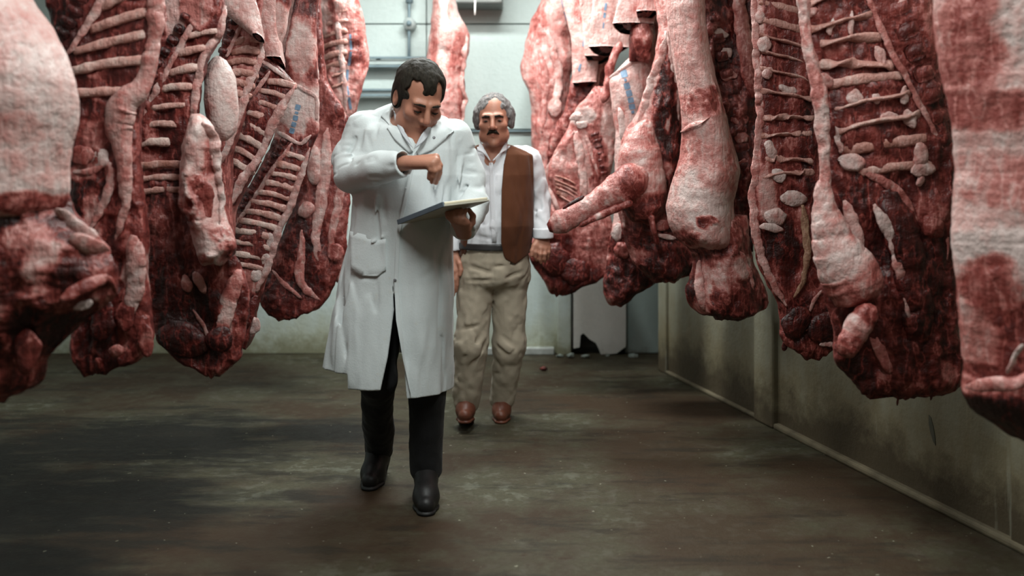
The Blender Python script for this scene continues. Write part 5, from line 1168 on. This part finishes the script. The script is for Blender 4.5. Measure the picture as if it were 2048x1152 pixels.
CW = [  # drag folds (grooves positive = cut in)
    (P_(878, 290, -0.13), P_(845, 420, -0.14), 0.012, 0.010), (P_(900, 300, -0.12), P_(880, 405, -0.13), 0.011, 0.011), (P_(915, 300, -0.10), P_(905, 400, -0.11), 0.010, 0.010),
    (P_(890, 300, -0.13), P_(865, 400, -0.14), 0.012, -0.009), (P_(925, 310, -0.05), P_(915, 395, -0.09), 0.010, -0.008), (P_(935, 380, -0.05), P_(898, 402, -0.11), 0.011, 0.012), (P_(955, 360, -0.02), P_(905, 390, -0.11), 0.009, 0.010),
    (P_(715, 270, -0.06), P_(690, 330, -0.08), 0.010, 0.007), (P_(730, 262, -0.09), P_(742, 300, -0.12), 0.010, 0.008), (P_(700, 300, -0.10), P_(790, 296, -0.20), 0.012, 0.007), (P_(672, 330, -0.06), P_(770, 312, -0.24), 0.011, 0.008),
    (P_(680, 350, -0.08), P_(760, 345, -0.24), 0.010, 0.007), (P_(690, 360, -0.1), P_(720, 325, -0.2), 0.010, 0.008), (P_(672, 320, -0.05), P_(720, 300, -0.14), 0.010, -0.008),
    (P_(762, 230, -0.05), P_(745, 290, -0.13), 0.008, 0.007),
    (P_(690, 470, -0.10), P_(760, 500, -0.15), 0.014, 0.009), (P_(770, 470, -0.15), P_(720, 500, -0.14), 0.012, -0.008), (P_(695, 545, -0.12), P_(755, 560, -0.16), 0.013, 0.012), (P_(672, 530, -0.05), P_(700, 720, -0.12), 0.022, 0.024),
    (P_(705, 600, -0.16), P_(712, 760, -0.2), 0.02, -0.012), (P_(745, 590, -0.17), P_(742, 760, -0.2), 0.018, 0.010), (P_(770, 590, -0.17), P_(755, 740, -0.2), 0.016, -0.008), (P_(830, 520, -0.16), P_(838, 790, -0.2), 0.02, -0.008), (P_(862, 560, -0.16), P_(868, 790, -0.2), 0.018, 0.010), (P_(885, 560, -0.13), P_(890, 780, -0.18), 0.016, -0.008),
    (P_(900, 520, -0.1), P_(840, 560, -0.16), 0.014, 0.009), (P_(898, 545, -0.1), P_(850, 600, -0.17), 0.014, 0.008), (P_(850, 455, -0.14), P_(895, 440, -0.12), 0.016, 0.012), (P_(840, 490, -0.15), P_(890, 500, -0.13), 0.014, 0.008),
    (P_(735, 390, -0.13), P_(725, 450, -0.14), 0.014, 0.010), (P_(752, 385, -0.14), P_(748, 450, -0.14), 0.012, -0.008), (P_(765, 390, -0.14), P_(770, 440, -0.14), 0.012, 0.008)]
sl_r = [Pf(728, 258, 0.01), Pf(700, 322, -0.01), Pf(703, 350, -0.07), Pf(760, 336, -0.20), Pf(812, 326, -0.27)]
sl_l = [Pf(908, 275, 0.02), Pf(933, 350, 0.02), Pf(945, 412, -0.03), Pf(926, 464, -0.17)]
def ridge(p, f, seed, amp, w=0.10):
    """sharp-valleyed creases"""
    n = fbm(p * f, seed, 3); return amp * (np.exp(-(n / w) ** 2) - 0.35)
def coat_f(p):
    z = p[:, 2]
    d = s_col(p, crow, k=0.03, pw=2.5)
    sh = smin(s_cone(p, Pf(735, 256, 0.02), Pf(798, 232, 0.05), 0.068, 0.055), s_cone(p, Pf(902, 276, 0.02), Pf(842, 246, 0.05), 0.068, 0.055), 0.03)
    d = smax(d, z - Pf(0, 250)[2], 0.04); d = smin(d, sh, 0.05)
    d = d + fbm(p * np.array([9, 9, 2.6]), 21, 3) * 0.030 * np.clip((1.15 - z) / 0.3, 0.35, 1) + ridge(p, np.array([8, 8, 2.2]), 25, 0.008, 0.06)
    # sleeves
    a = s_chain(p, sl_r, [0.070, 0.067, 0.066, 0.056, 0.050], 0.03); e = Pf(812, 326, -0.27) - Pf(760, 336, -0.20); e /= np.linalg.norm(e)
    a = np.maximum(a, (p - Pf(808, 327, -0.265)) @ e)
    b = s_chain(p, sl_l, [0.070, 0.066, 0.062, 0.050], 0.03); e2 = Pf(926, 464, -0.17) - Pf(945, 412, -0.03); e2 /= np.linalg.norm(e2)
    b = np.maximum(b, (p - Pf(927, 463, -0.165)) @ e2)
    cuffhole = np.maximum(s_cone(p, Pf(770, 333, -0.21), Pf(830, 322, -0.29), 0.041, 0.041), -((p - Pf(792, 330, -0.24)) @ e))
    a = smin(a, b, 0.01) + fbm(p * 8, 23, 2) * 0.014 + ridge(p, np.array([6, 6, 12]), 27, 0.005, 0.05)
    d = smin(d, a, 0.022) + wrinkle(p, CW)
    d = smax(d, -cuffhole, 0.003)
    d = smax(d, -np.maximum(d + 0.013, z - 0.93), 0.003)
    # neck opening and V
    d = smax(d, -s_cone(p, HD.wld((0, 0.03, -0.05)), Pf(808, 276, 0.04), 0.088, 0.070), 0.012)
    vv = s_cone(p, Pf(812, 240, -0.10), Pf(826, 292, -0.15), 0.045, 0.006); d = smax(d, -vv, 0.008)
    # front slit
    x0, x1 = np.interp(z, slit[:, 0], slit[:, 1]), np.interp(z, slit[:, 0], slit[:, 2])
    w = np.maximum(np.maximum(x0 - p[:, 0], p[:, 0] - x1), np.maximum(z - slit[-1, 0], p[:, 1] - (DM + 0.0)))
    d = smax(d, -w, 0.004)
    hem = np.where((p[:, 0] > (x0 + x1) / 2) & (p[:, 1] < DM + 0.05), 0.455, np.where((p[:, 0] < Pf(708, 0)[0]) | (p[:, 1] > DM + 0.1), 0.545, 0.488))
    return np.maximum(d, hem - z)
coat = nobj('coat', coat_f, [-0.92, 3.28, 0.43], [-0.08, 4.12, 1.66], 0.0044, COAT, man)
# shirt, collars, lapels, pocket, buttons
def shirt_f(p):
    d = s_col(p, [(z, cx, cy, a - 0.018, b - 0.012) for z, cx, cy, a, b in crow], zt=Pf(0, 246)[2], zb=1.1, k=0.05)
    d = smax(d, -s_cone(p, HD.wld((0, 0.03, -0.05)), Pf(808, 280, 0.0), 0.075, 0.060), 0.01)
    d = smax(d, -s_cone(p, Pf(820, 238, -0.12), Pf(827, 296, -0.14), 0.056, 0.006), 0.006)
    return d
nobj('shirt', shirt_f, [-0.75, 3.45, 1.1], [-0.15, 3.95, 1.62], 0.005, SHIRT2, man)
def slab(name, pts, th, mat, par, cuts=3, bulge=0.0):
    """a curved cloth leaf through world points (rows x cols grid), thickened"""
    G = np.array(pts); nr, nc = G.shape[:2]
    G = np.stack([resample(G[i], 12) for i in range(nr)]); G = np.stack([resample(G[:, j], 12) for j in range(12)], 1)
    ny, nx = G.shape[:2]; du = np.gradient(G, axis=1); dv = np.gradient(G, axis=0); nn = np.cross(du, dv); nn /= np.linalg.norm(nn, axis=2)[..., None] + 1e-9
    V = np.vstack([(G + nn * th / 2).reshape(-1, 3), (G - nn * th / 2).reshape(-1, 3)]); k = nx * ny
    f = [(i * nx + j, i * nx + j + 1, (i + 1) * nx + j + 1, (i + 1) * nx + j) for i in range(ny - 1) for j in range(nx - 1)]
    f += [tuple(q + k for q in t[::-1]) for t in f]
    rim = [(0, j) for j in range(nx)] + [(i, nx - 1) for i in range(1, ny)] + [(ny - 1, j) for j in range(nx - 2, -1, -1)] + [(i, 0) for i in range(ny - 2, 0, -1)]
    r = [i * nx + j for i, j in rim]; f += [(r[i], r[(i + 1) % len(r)], r[(i + 1) % len(r)] + k, r[i] + k) for i in range(len(r))]
    o = obj(name, V, f, mat, par)
    bmx = bmesh.new(); bmx.from_mesh(o.data); bmesh.ops.recalc_face_normals(bmx, faces=bmx.faces[:]); bmx.to_mesh(o.data); bmx.free()
    return o
slab('shirt_collar', [[Pf(788, 222, -0.035), Pf(793, 232, -0.06), Pf(798, 246, -0.085)], [Pf(790, 236, -0.06), Pf(800, 252, -0.10), Pf(812, 268, -0.13)], [Pf(793, 246, -0.075), Pf(806, 272, -0.13), Pf(825, 296, -0.158)]], 0.006, SHIRT2, man)
slab('shirt_collar', [[Pf(872, 240, -0.03), Pf(864, 246, -0.07), Pf(856, 252, -0.10)], [Pf(866, 252, -0.06), Pf(855, 262, -0.11), Pf(842, 272, -0.14)], [Pf(862, 262, -0.09), Pf(848, 282, -0.14), Pf(828, 298, -0.158)]], 0.006, SHIRT2, man)
lapel1 = [(786, 216), (768, 224), (762, 232), (779, 250), (774, 256), (790, 280), (818, 306), (826, 303), (806, 270), (794, 240)]
lapel2 = [(874, 238), (890, 246), (908, 262), (888, 272), (892, 278), (866, 300), (838, 312), (832, 303), (848, 282), (862, 258)]
applique('lapel', coat, lapel1, COAT, man, 0.007, 5); applique('lapel', coat, lapel2, COAT, man, 0.007, 5)
applique('patch_pocket', coat, [(700, 462), (732, 470), (756, 480), (772, 478), (772, 540), (756, 553), (722, 552), (702, 540)], COAT, man, 0.005, 5)
applique('front_placket', coat, [(826, 305), (834, 305), (815, 400), (800, 470), (797, 560), (803, 640), (812, 720), (822, 794), (806, 720), (792, 640), (788, 560), (791, 470), (806, 400)], COAT, man, 0.004, 3)
DKB = simple('grey_button', (0.16, 0.16, 0.17), 0.4)
def button(o, x, y, r, mat, par, name='button'):
    applique(name, o, [(x + r * math.cos(a), y + r * math.sin(a)) for a in np.linspace(0, 2 * math.pi, 12, endpoint=False)], mat, par, 0.006, 1, 0.003)
button(coat, 868, 275, 3, DKB, man); button(coat, 790, 560, 3, DKB, man); button(coat, 812, 376, 2.2, COAT, man)

# ================= clipboard with papers
A_, B_, C_ = W(796, 449, 3.52), W(888, 413, 3.30), W(979, 402, 3.44)
cb = empty('clipboard', tuple((A_ + C_) / 2)); tag(cb, 'pale clipboard with cream paper held out by the man in the coat', 'clipboard')
u, v = B_ - A_, C_ - B_; nrm = np.cross(u, v); nrm /= np.linalg.norm(nrm); nrm = nrm if nrm[2] > 0 else -nrm
def plate(name, o, u, v, t0, t1, mat, par):
    V = [o + u * a + v * b + nrm * t for t in (t0, t1) for a, b in ((0, 0), (1, 0), (1, 1), (0, 1))]
    return bevel(obj(name, V, [(3, 2, 1, 0), (4, 5, 6, 7), (0, 1, 5, 4), (1, 2, 6, 5), (2, 3, 7, 6), (3, 0, 4, 7)], mat, par, smooth=False), 0.002)
plate('board', A_, u, v, 0, 0.007, simple('pale_board', (0.42, 0.40, 0.33), 0.6), cb)
pap = plate('paper_pad', A_ + u * 0.03 + v * 0.03, u * 0.97, v * 0.94, 0.007, 0.016, simple('cream_paper', (0.66, 0.60, 0.45), 0.8), cb)
plate('paper_sheet', A_ + u * 0.04 + v * 0.02, u * 0.94, v * 0.95, 0.016, 0.0175, SHIRT, cb)
plate('clip', A_ + u * 0.02 + v * 0.3, u * 0.09, v * 0.4, 0.0175, 0.028, STEEL, cb)
plate('board_binding', A_ - v * 0.01, u, v * 0.03, -0.001, 0.018, simple('blue_grey_binding', (0.10, 0.13, 0.16), 0.6), cb)

# ================= the grey-haired man in the brown waistcoat
DB = 4.85
def Pb(x, y, dd=0.0): return W(x, y, DB + dd)
man2 = empty('person', (Pb(985, 700)[0], DB, 0)); tag(man2, 'grey-haired man with a moustache in a brown suede waistcoat and khaki trousers', 'person')
HB = Head(Pb(988, 240, -0.05), -3, 5, 1.09, -2)
arm2r = [Pb(1062, 322, 0.03), Pb(1080, 400, 0.06), Pb(1086, 472, -0.02)]
arm2l = [Pb(930, 322, 0.04), Pb(914, 410, 0.06), Pb(908, 500, 0.0)]
l2l = [Pb(950, 525, 0.0), Pb(940, 690, -0.07), np.array([(932 - 1024) * 4.80 / F, 4.80, 0.13])]
l2r = [Pb(1022, 525, 0.02), Pb(1018, 690, 0.02), np.array([(1004 - 1024) * 4.97 / F, 4.97, 0.10])]
w2 = Pb(1086, 474, -0.02)
kn2 = [Pb(1074, 492, -0.06), Pb(1082, 497, -0.065), Pb(1090, 498, -0.06), Pb(1097, 496, -0.045)]
tp2 = [[Pb(1072, 505, -0.075), Pb(1071, 514, -0.07), Pb(1074, 520, -0.06)], [Pb(1081, 509, -0.08), Pb(1080, 519, -0.075), Pb(1082, 525, -0.065)], [Pb(1090, 509, -0.075), Pb(1089, 518, -0.07), Pb(1090, 523, -0.06)], [Pb(1097, 505, -0.06), Pb(1096, 512, -0.055), Pb(1096, 517, -0.05)]]
th2 = [Pb(1076, 480, -0.04), Pb(1068, 492, -0.065), Pb(1064, 502, -0.075), Pb(1063, 511, -0.08)]
w3 = Pb(907, 508, -0.01)
kn3 = [Pb(914, 540, -0.05), Pb(908, 543, -0.06), Pb(902, 542, -0.06), Pb(896, 538, -0.05)]
tp3 = [[Pb(915, 556, -0.065), Pb(914, 570, -0.065), Pb(912, 582, -0.06)], [Pb(909, 560, -0.07), Pb(908, 576, -0.07), Pb(907, 590, -0.065)], [Pb(902, 558, -0.07), Pb(902, 573, -0.07), Pb(902, 586, -0.06)], [Pb(896, 552, -0.06), Pb(896, 564, -0.06), Pb(896, 574, -0.05)]]
th3 = [Pb(914, 516, -0.03), Pb(920, 528, -0.06), Pb(922, 540, -0.07), Pb(920, 550, -0.075)]
trow = pxrows(DB, [(290, 955, 1042, 0.085, 0.03), (310, 932, 1066, 0.11, 0.02), (350, 928, 1066, 0.125, 0.0), (400, 930, 1064, 0.135, -0.01), (450, 928, 1062, 0.145, -0.02), (490, 926, 1058, 0.14, -0.01), (540, 920, 1058, 0.14, 0.01)])
def shr(k): return [(z, cx, cy, a - k, b - k) for z, cx, cy, a, b in trow]
def body_b(p):
    d = HB.sdf(p)
    d = smin(d, s_cone(p, HB.wld((0, 0.04, -0.07)), Pb(990, 310, 0.05), 0.053, 0.062), 0.03)
    d = smin(d, s_cone(p, Pb(950, 318, 0.04), Pb(1046, 318, 0.04), 0.055, 0.055), 0.05)
    d = smin(d, s_cone(p, Pb(989, 292, -0.02), Pb(984, 325, -0.06), 0.05, 0.045), 0.04)
    d = smin(d, s_col(p, shr(0.022), zt=Pb(0, 306)[2], zb=Pb(0, 545)[2]), 0.04)
    for c_ in (arm2r, arm2l): d = smin(d, s_chain(p, c_, [0.045, 0.040, 0.027], 0.02), 0.02)
    for c_ in (l2l, l2r): d = smin(d, s_chain(p, c_, [0.08, 0.055, 0.036], 0.02), 0.03)
    d = smin(d, hand(p, w2, kn2, tp2, th2), 0.012); d = smin(d, hand(p, w3, kn3, tp3, th3), 0.012)
    return d
nobj('person_body', body_b, [-0.45, 4.58, 0.03], [0.30, 5.15, 1.78], 0.0042, SKIN, man2, HB.tone)
def hair_b(p):
    q = HB.loc(p); m = q.copy(); m[:, 0] = np.abs(m[:, 0])
    n_ = fbm(q * np.array([45, 45, 30]), 6, 3) * 0.018
    d = s_ell(q, (0, 0.028, 0.042), (0.085, 0.105, 0.089)) + n_
    d = smin(d, s_ell(m, (0.079, 0.024, 0.006), (0.021, 0.046, 0.054)) + n_, 0.02)
    face = s_ell(q, (0, -0.125, -0.05), (0.078, 0.118, 0.148)); d = smax(d, -face, 0.006)
    d = np.maximum(d, -(q[:, 2] + 0.06 + np.clip(0.03 - q[:, 1], 0, 1) * 0.4))
    return d * HB.s
bl, bh = HB.c - 0.2, HB.c + 0.2
nobj('hair', hair_b, bl, bh, 0.0036, HAIRG, man2)
nobj('eyebrows', brows_f(HB, -0.003, 0.0055), bl, bh, 0.0032, HAIRD, man2)
def mous(p):
    q = HB.loc(p); m = q.copy(); m[:, 0] = np.abs(m[:, 0])
    return (s_chain(m, [(0.0, -0.108, -0.049), (0.014, -0.106, -0.052), (0.028, -0.094, -0.064)], [0.006, 0.0068, 0.003], 0.004) + fbm(q * 200, 7, 2) * 0.004) * HB.s
nobj('moustache', mous, bl, bh, 0.003, HAIRD, man2)
for sx_ in (-1, 1):
    bm = bmesh.new(); bmesh.ops.create_uvsphere(bm, u_segments=14, v_segments=10, radius=0.0120 * HB.s); V = np.array([v.co[:] for v in bm.verts]) * [1, 1, 0.55] + HB.wld((0.032 * sx_, -0.0855, -0.002)); f = [tuple(v.index for v in fc.verts) for fc in bm.faces]; bm.free()
    e_ = obj('eye', V, f, EYEW, man2)
    bm = bmesh.new(); bmesh.ops.create_uvsphere(bm, u_segments=12, v_segments=8, radius=0.0066 * HB.s); V = np.array([v.co[:] for v in bm.verts]) * [1, 1, 0.85] + HB.wld((0.032 * sx_, -0.0925, -0.002)); f = [tuple(v.index for v in fc.verts) for fc in bm.faces]; bm.free()
    me_ = obj('iris', V, f, EYED, man2); me_.parent = e_
sw = [(Pb(985, 330, -0.13), Pb(975, 470, -0.16), 0.012, 0.006), (Pb(955, 350, -0.12), Pb(965, 460, -0.15), 0.012, 0.006), (Pb(998, 360, -0.13), Pb(992, 470, -0.16), 0.010, -0.006), (Pb(940, 470, -0.12), Pb(985, 478, -0.16), 0.012, 0.006),
      (Pb(1076, 340, -0.03), Pb(1084, 440, 0.0), 0.010, 0.006), (Pb(1068, 420, 0.0), Pb(1095, 440, 0.0), 0.010, 0.007), (Pb(1070, 440, 0.0), Pb(1096, 455, 0.0), 0.009, 0.007)]
def shirt_b(p):
    d = s_col(p, trow, zt=Pb(0, 300)[2], zb=Pb(0, 498)[2], k=0.05)
    d = smin(d, s_cone(p, Pb(948, 316, 0.04), Pb(1050, 316, 0.04), 0.062, 0.062), 0.05)
    a = s_chain(p, arm2r, [0.060, 0.054, 0.046], 0.02); b = s_chain(p, arm2l, [0.060, 0.054, 0.046], 0.02)
    a = np.maximum(a, Pb(0, 468)[2] - p[:, 2]); b = np.maximum(b, Pb(0, 500)[2] - p[:, 2])
    d = smin(d, np.minimum(a, b), 0.02)
    d = smax(d, -s_cone(p, HB.wld((0, 0.03, -0.05)), Pb(990, 306, 0.03), 0.08, 0.066), 0.01)
    d = smax(d, -s_cone(p, Pb(990, 286, -0.10), Pb(981, 325, -0.13), 0.05, 0.004), 0.008)
    return d + fbm(p * np.array([14, 14, 7]), 31, 3) * 0.016 + ridge(p, np.array([13, 13, 7]), 35, 0.006) + wrinkle(p, sw)
sh2 = nobj('shirt', shirt_b, [-0.45, 4.55, 0.82], [0.32, 5.12, 1.56], 0.005, SHIRT, man2)
nobj('cuff', lambda p: np.maximum(np.abs(s_cone(p, Pb(1085, 455, -0.01), Pb(1087, 482, -0.025), 0.050, 0.047)) - 0.006, np.maximum(p[:, 2] - Pb(0, 456)[2], Pb(0, 476)[2] - p[:, 2])), [0.06, 4.70, 0.9], [0.28, 4.98, 1.1], 0.0045, SHIRT, man2)
slab('shirt_collar', [[Pb(958, 274, -0.01), Pb(960, 284, -0.05), Pb(955, 302, -0.09)], [Pb(961, 284, -0.05), Pb(966, 296, -0.09), Pb(966, 306, -0.11)], [Pb(964, 290, -0.07), Pb(972, 306, -0.12), Pb(981, 322, -0.14)]], 0.006, SHIRT, man2)
slab('shirt_collar', [[Pb(1016, 276, -0.01), Pb(1015, 284, -0.05), Pb(1013, 300, -0.09)], [Pb(1012, 284, -0.05), Pb(1008, 296, -0.09), Pb(1003, 306, -0.11)], [Pb(1008, 290, -0.07), Pb(998, 308, -0.12), Pb(985, 322, -0.14)]], 0.006, SHIRT, man2)
applique('shirt_placket', sh2, [(978, 325), (986, 325), (990, 400), (993, 484), (984, 484), (980, 400)], SHIRT, man2, 0.003, 4)
ved = np.array([(Pb(0, y)[2], Pb(x, 0, -0.14)[0]) for y, x in ((526, 1018), (505, 1007), (480, 1002), (380, 1003), (330, 1007), (300, 1014), (270, 1016))]); ved = ved[np.argsort(ved[:, 0])]
vel = np.array([(Pb(0, y)[2], Pb(x, 0, -0.14)[0]) for y, x in ((530, 924), (500, 932), (460, 936), (380, 940), (330, 946), (300, 952), (270, 955))]); vel = vel[np.argsort(vel[:, 0])]
def vest_b(p):
    z = p[:, 2]
    rows = [(zz, cx, cy, a + 0.014, b + 0.016) for zz, cx, cy, a, b in trow]
    d = s_col(p, rows, zt=Pb(0, 296)[2], k=0.04); d = smin(d, s_cone(p, Pb(952, 312, 0.04), Pb(1046, 312, 0.04), 0.074, 0.070), 0.04)
    nzz = fbm(p * np.array([12, 12, 4]), 41, 3) * 0.018 + ridge(p, np.array([9, 9, 3]), 45, 0.005, 0.08)
    d = d + nzz; d = smax(d, -np.maximum(d + 0.014, z - Pb(0, 322)[2]), 0.003)
    xe, xl_ = np.interp(z, ved[:, 0], ved[:, 1]), np.interp(z, vel[:, 0], vel[:, 1])
    gap = np.maximum(np.maximum(xl_ - p[:, 0], p[:, 0] - xe), p[:, 1] - DB - 0.01); d = smax(d, -gap, 0.005)
    d = smax(d, -s_cone(p, HB.wld((0, 0.03, -0.05)), Pb(990, 312, 0.02), 0.085, 0.075), 0.008)
    hem = np.interp(p[:, 0], [Pb(1010, 0)[0], Pb(1030, 0)[0], Pb(1064, 0)[0]], [Pb(0, 512)[2], Pb(0, 524)[2], Pb(0, 500)[2]])
    d = np.maximum(d, hem - z)
    d = np.maximum(d, p[:, 0] - np.interp(z, [Pb(0, 500)[2], Pb(0, 330)[2], Pb(0, 295)[2]], [Pb(1068, 0, -0.06)[0], Pb(1067, 0, -0.06)[0], Pb(1066, 0, -0.06)[0]]))
    d = smax(d, z - np.interp(p[:, 0], [Pb(940, 0)[0], Pb(965, 0)[0], Pb(1012, 0)[0], Pb(1070, 0)[0]], [Pb(0, 296)[2], Pb(0, 284)[2], Pb(0, 284)[2], Pb(0, 310)[2]]), 0.02)
    return d
nobj('waistcoat', vest_b, [-0.45, 4.55, 0.80], [0.30, 5.12, 1.56], 0.0048, VEST, man2)
def rot_hip(p):
    d = s_col(p, pxrows(DB, [(484, 926, 1056, 0.135, 0.0), (520, 918, 1060, 0.145, 0.0), (560, 914, 1060, 0.14, 0.0), (590, 916, 1056, 0.12, 0.0)]), zt=Pb(0, 490)[2], k=0.01); d = smax(d, Pb(0, 572)[2] - p[:, 2], 0.07)
    a = s_chain(p, [Pb(952, 560, 0.0), Pb(942, 690, -0.06), l2l[2]], [0.098, 0.082, 0.070], 0.04); b = s_chain(p, [Pb(1020, 560, 0.02), Pb(1018, 690, 0.03), l2r[2]], [0.096, 0.082, 0.068], 0.04)
    return d, a, b
tw = [(Pb(985, 545, -0.14), Pb(925, 530, -0.1), 0.014, 0.010), (Pb(985, 560, -0.14), Pb(920, 562, -0.1), 0.012, 0.008), (Pb(985, 535, -0.14), Pb(1050, 520, -0.1), 0.014, 0.010), (Pb(990, 560, -0.13), Pb(1040, 545, -0.1), 0.013, 0.009), (Pb(970, 660, -0.12), Pb(925, 720, -0.14), 0.014, 0.013), (Pb(975, 680, -0.1), Pb(930, 750, -0.15), 0.014, 0.012), (Pb(960, 650, -0.12), Pb(915, 660, -0.12), 0.012, 0.009),
      (Pb(1000, 670, -0.06), Pb(1040, 700, -0.06), 0.014, 0.012), (Pb(992, 690, -0.04), Pb(1020, 715, -0.06), 0.012, 0.010), (Pb(985, 780, 0.0), Pb(1025, 800, 0.02), 0.012, 0.012), (Pb(985, 810, 0.0), Pb(1028, 790, 0.0), 0.010, 0.009), (Pb(985, 500, -0.15), Pb(988, 560, -0.14), 0.008, 0.006), (Pb(940, 730, -0.16), Pb(932, 810, -0.14), 0.012, -0.007), (Pb(1010, 600, -0.07), Pb(1012, 660, -0.05), 0.012, -0.006)]
def trou_b(p):
    d, a, b = rot_hip(p); d = smin(d, smin(a, b, 0.012), 0.03)
    d = np.maximum(d, np.where(p[:, 0] < Pb(972, 0)[0], 0.085, 0.052) - p[:, 2])
    return d + fbm(p * np.array([12, 12, 8]), 51, 3) * 0.02 + ridge(p, np.array([11, 11, 9]), 55, 0.006) + wrinkle(p, tw)
tr2 = nobj('trousers', trou_b, [-0.45, 4.5, 0.03], [0.25, 5.2, 1.0], 0.0055, KHAKI, man2)
bz0, bz1 = Pb(0, 497)[2], Pb(0, 484)[2]
nobj('belt', lambda p: np.maximum(np.abs(s_col(p, [(z, cx, cy, a + 0.014, b + 0.014) for z, cx, cy, a, b in pxrows(DB, [(480, 926, 1056, 0.138, 0.0), (500, 924, 1057, 0.140, 0.0)])])) - 0.005, np.abs(p[:, 2] - (bz0 + bz1) / 2) - (bz1 - bz0) / 2), [-0.34, 4.58, 0.84], [0.16, 5.12, 1.02], 0.0045, BELT, man2)
applique('belt_buckle', tr2, [(972, 484), (988, 484), (988, 498), (972, 498)], BRASS, man2, 0.012, 2, 0.022)
boot(l2l[2] + np.array([0, 0, 0.01]), (l2l[2][0] + 0.0, 4.66, 0), 0.0, 'shoe', SHOE, 0.95, 0.05)
boot(l2r[2], (l2r[2][0] - 0.005, 4.84, 0), 0.0, 'shoe', SHOE, 0.95)
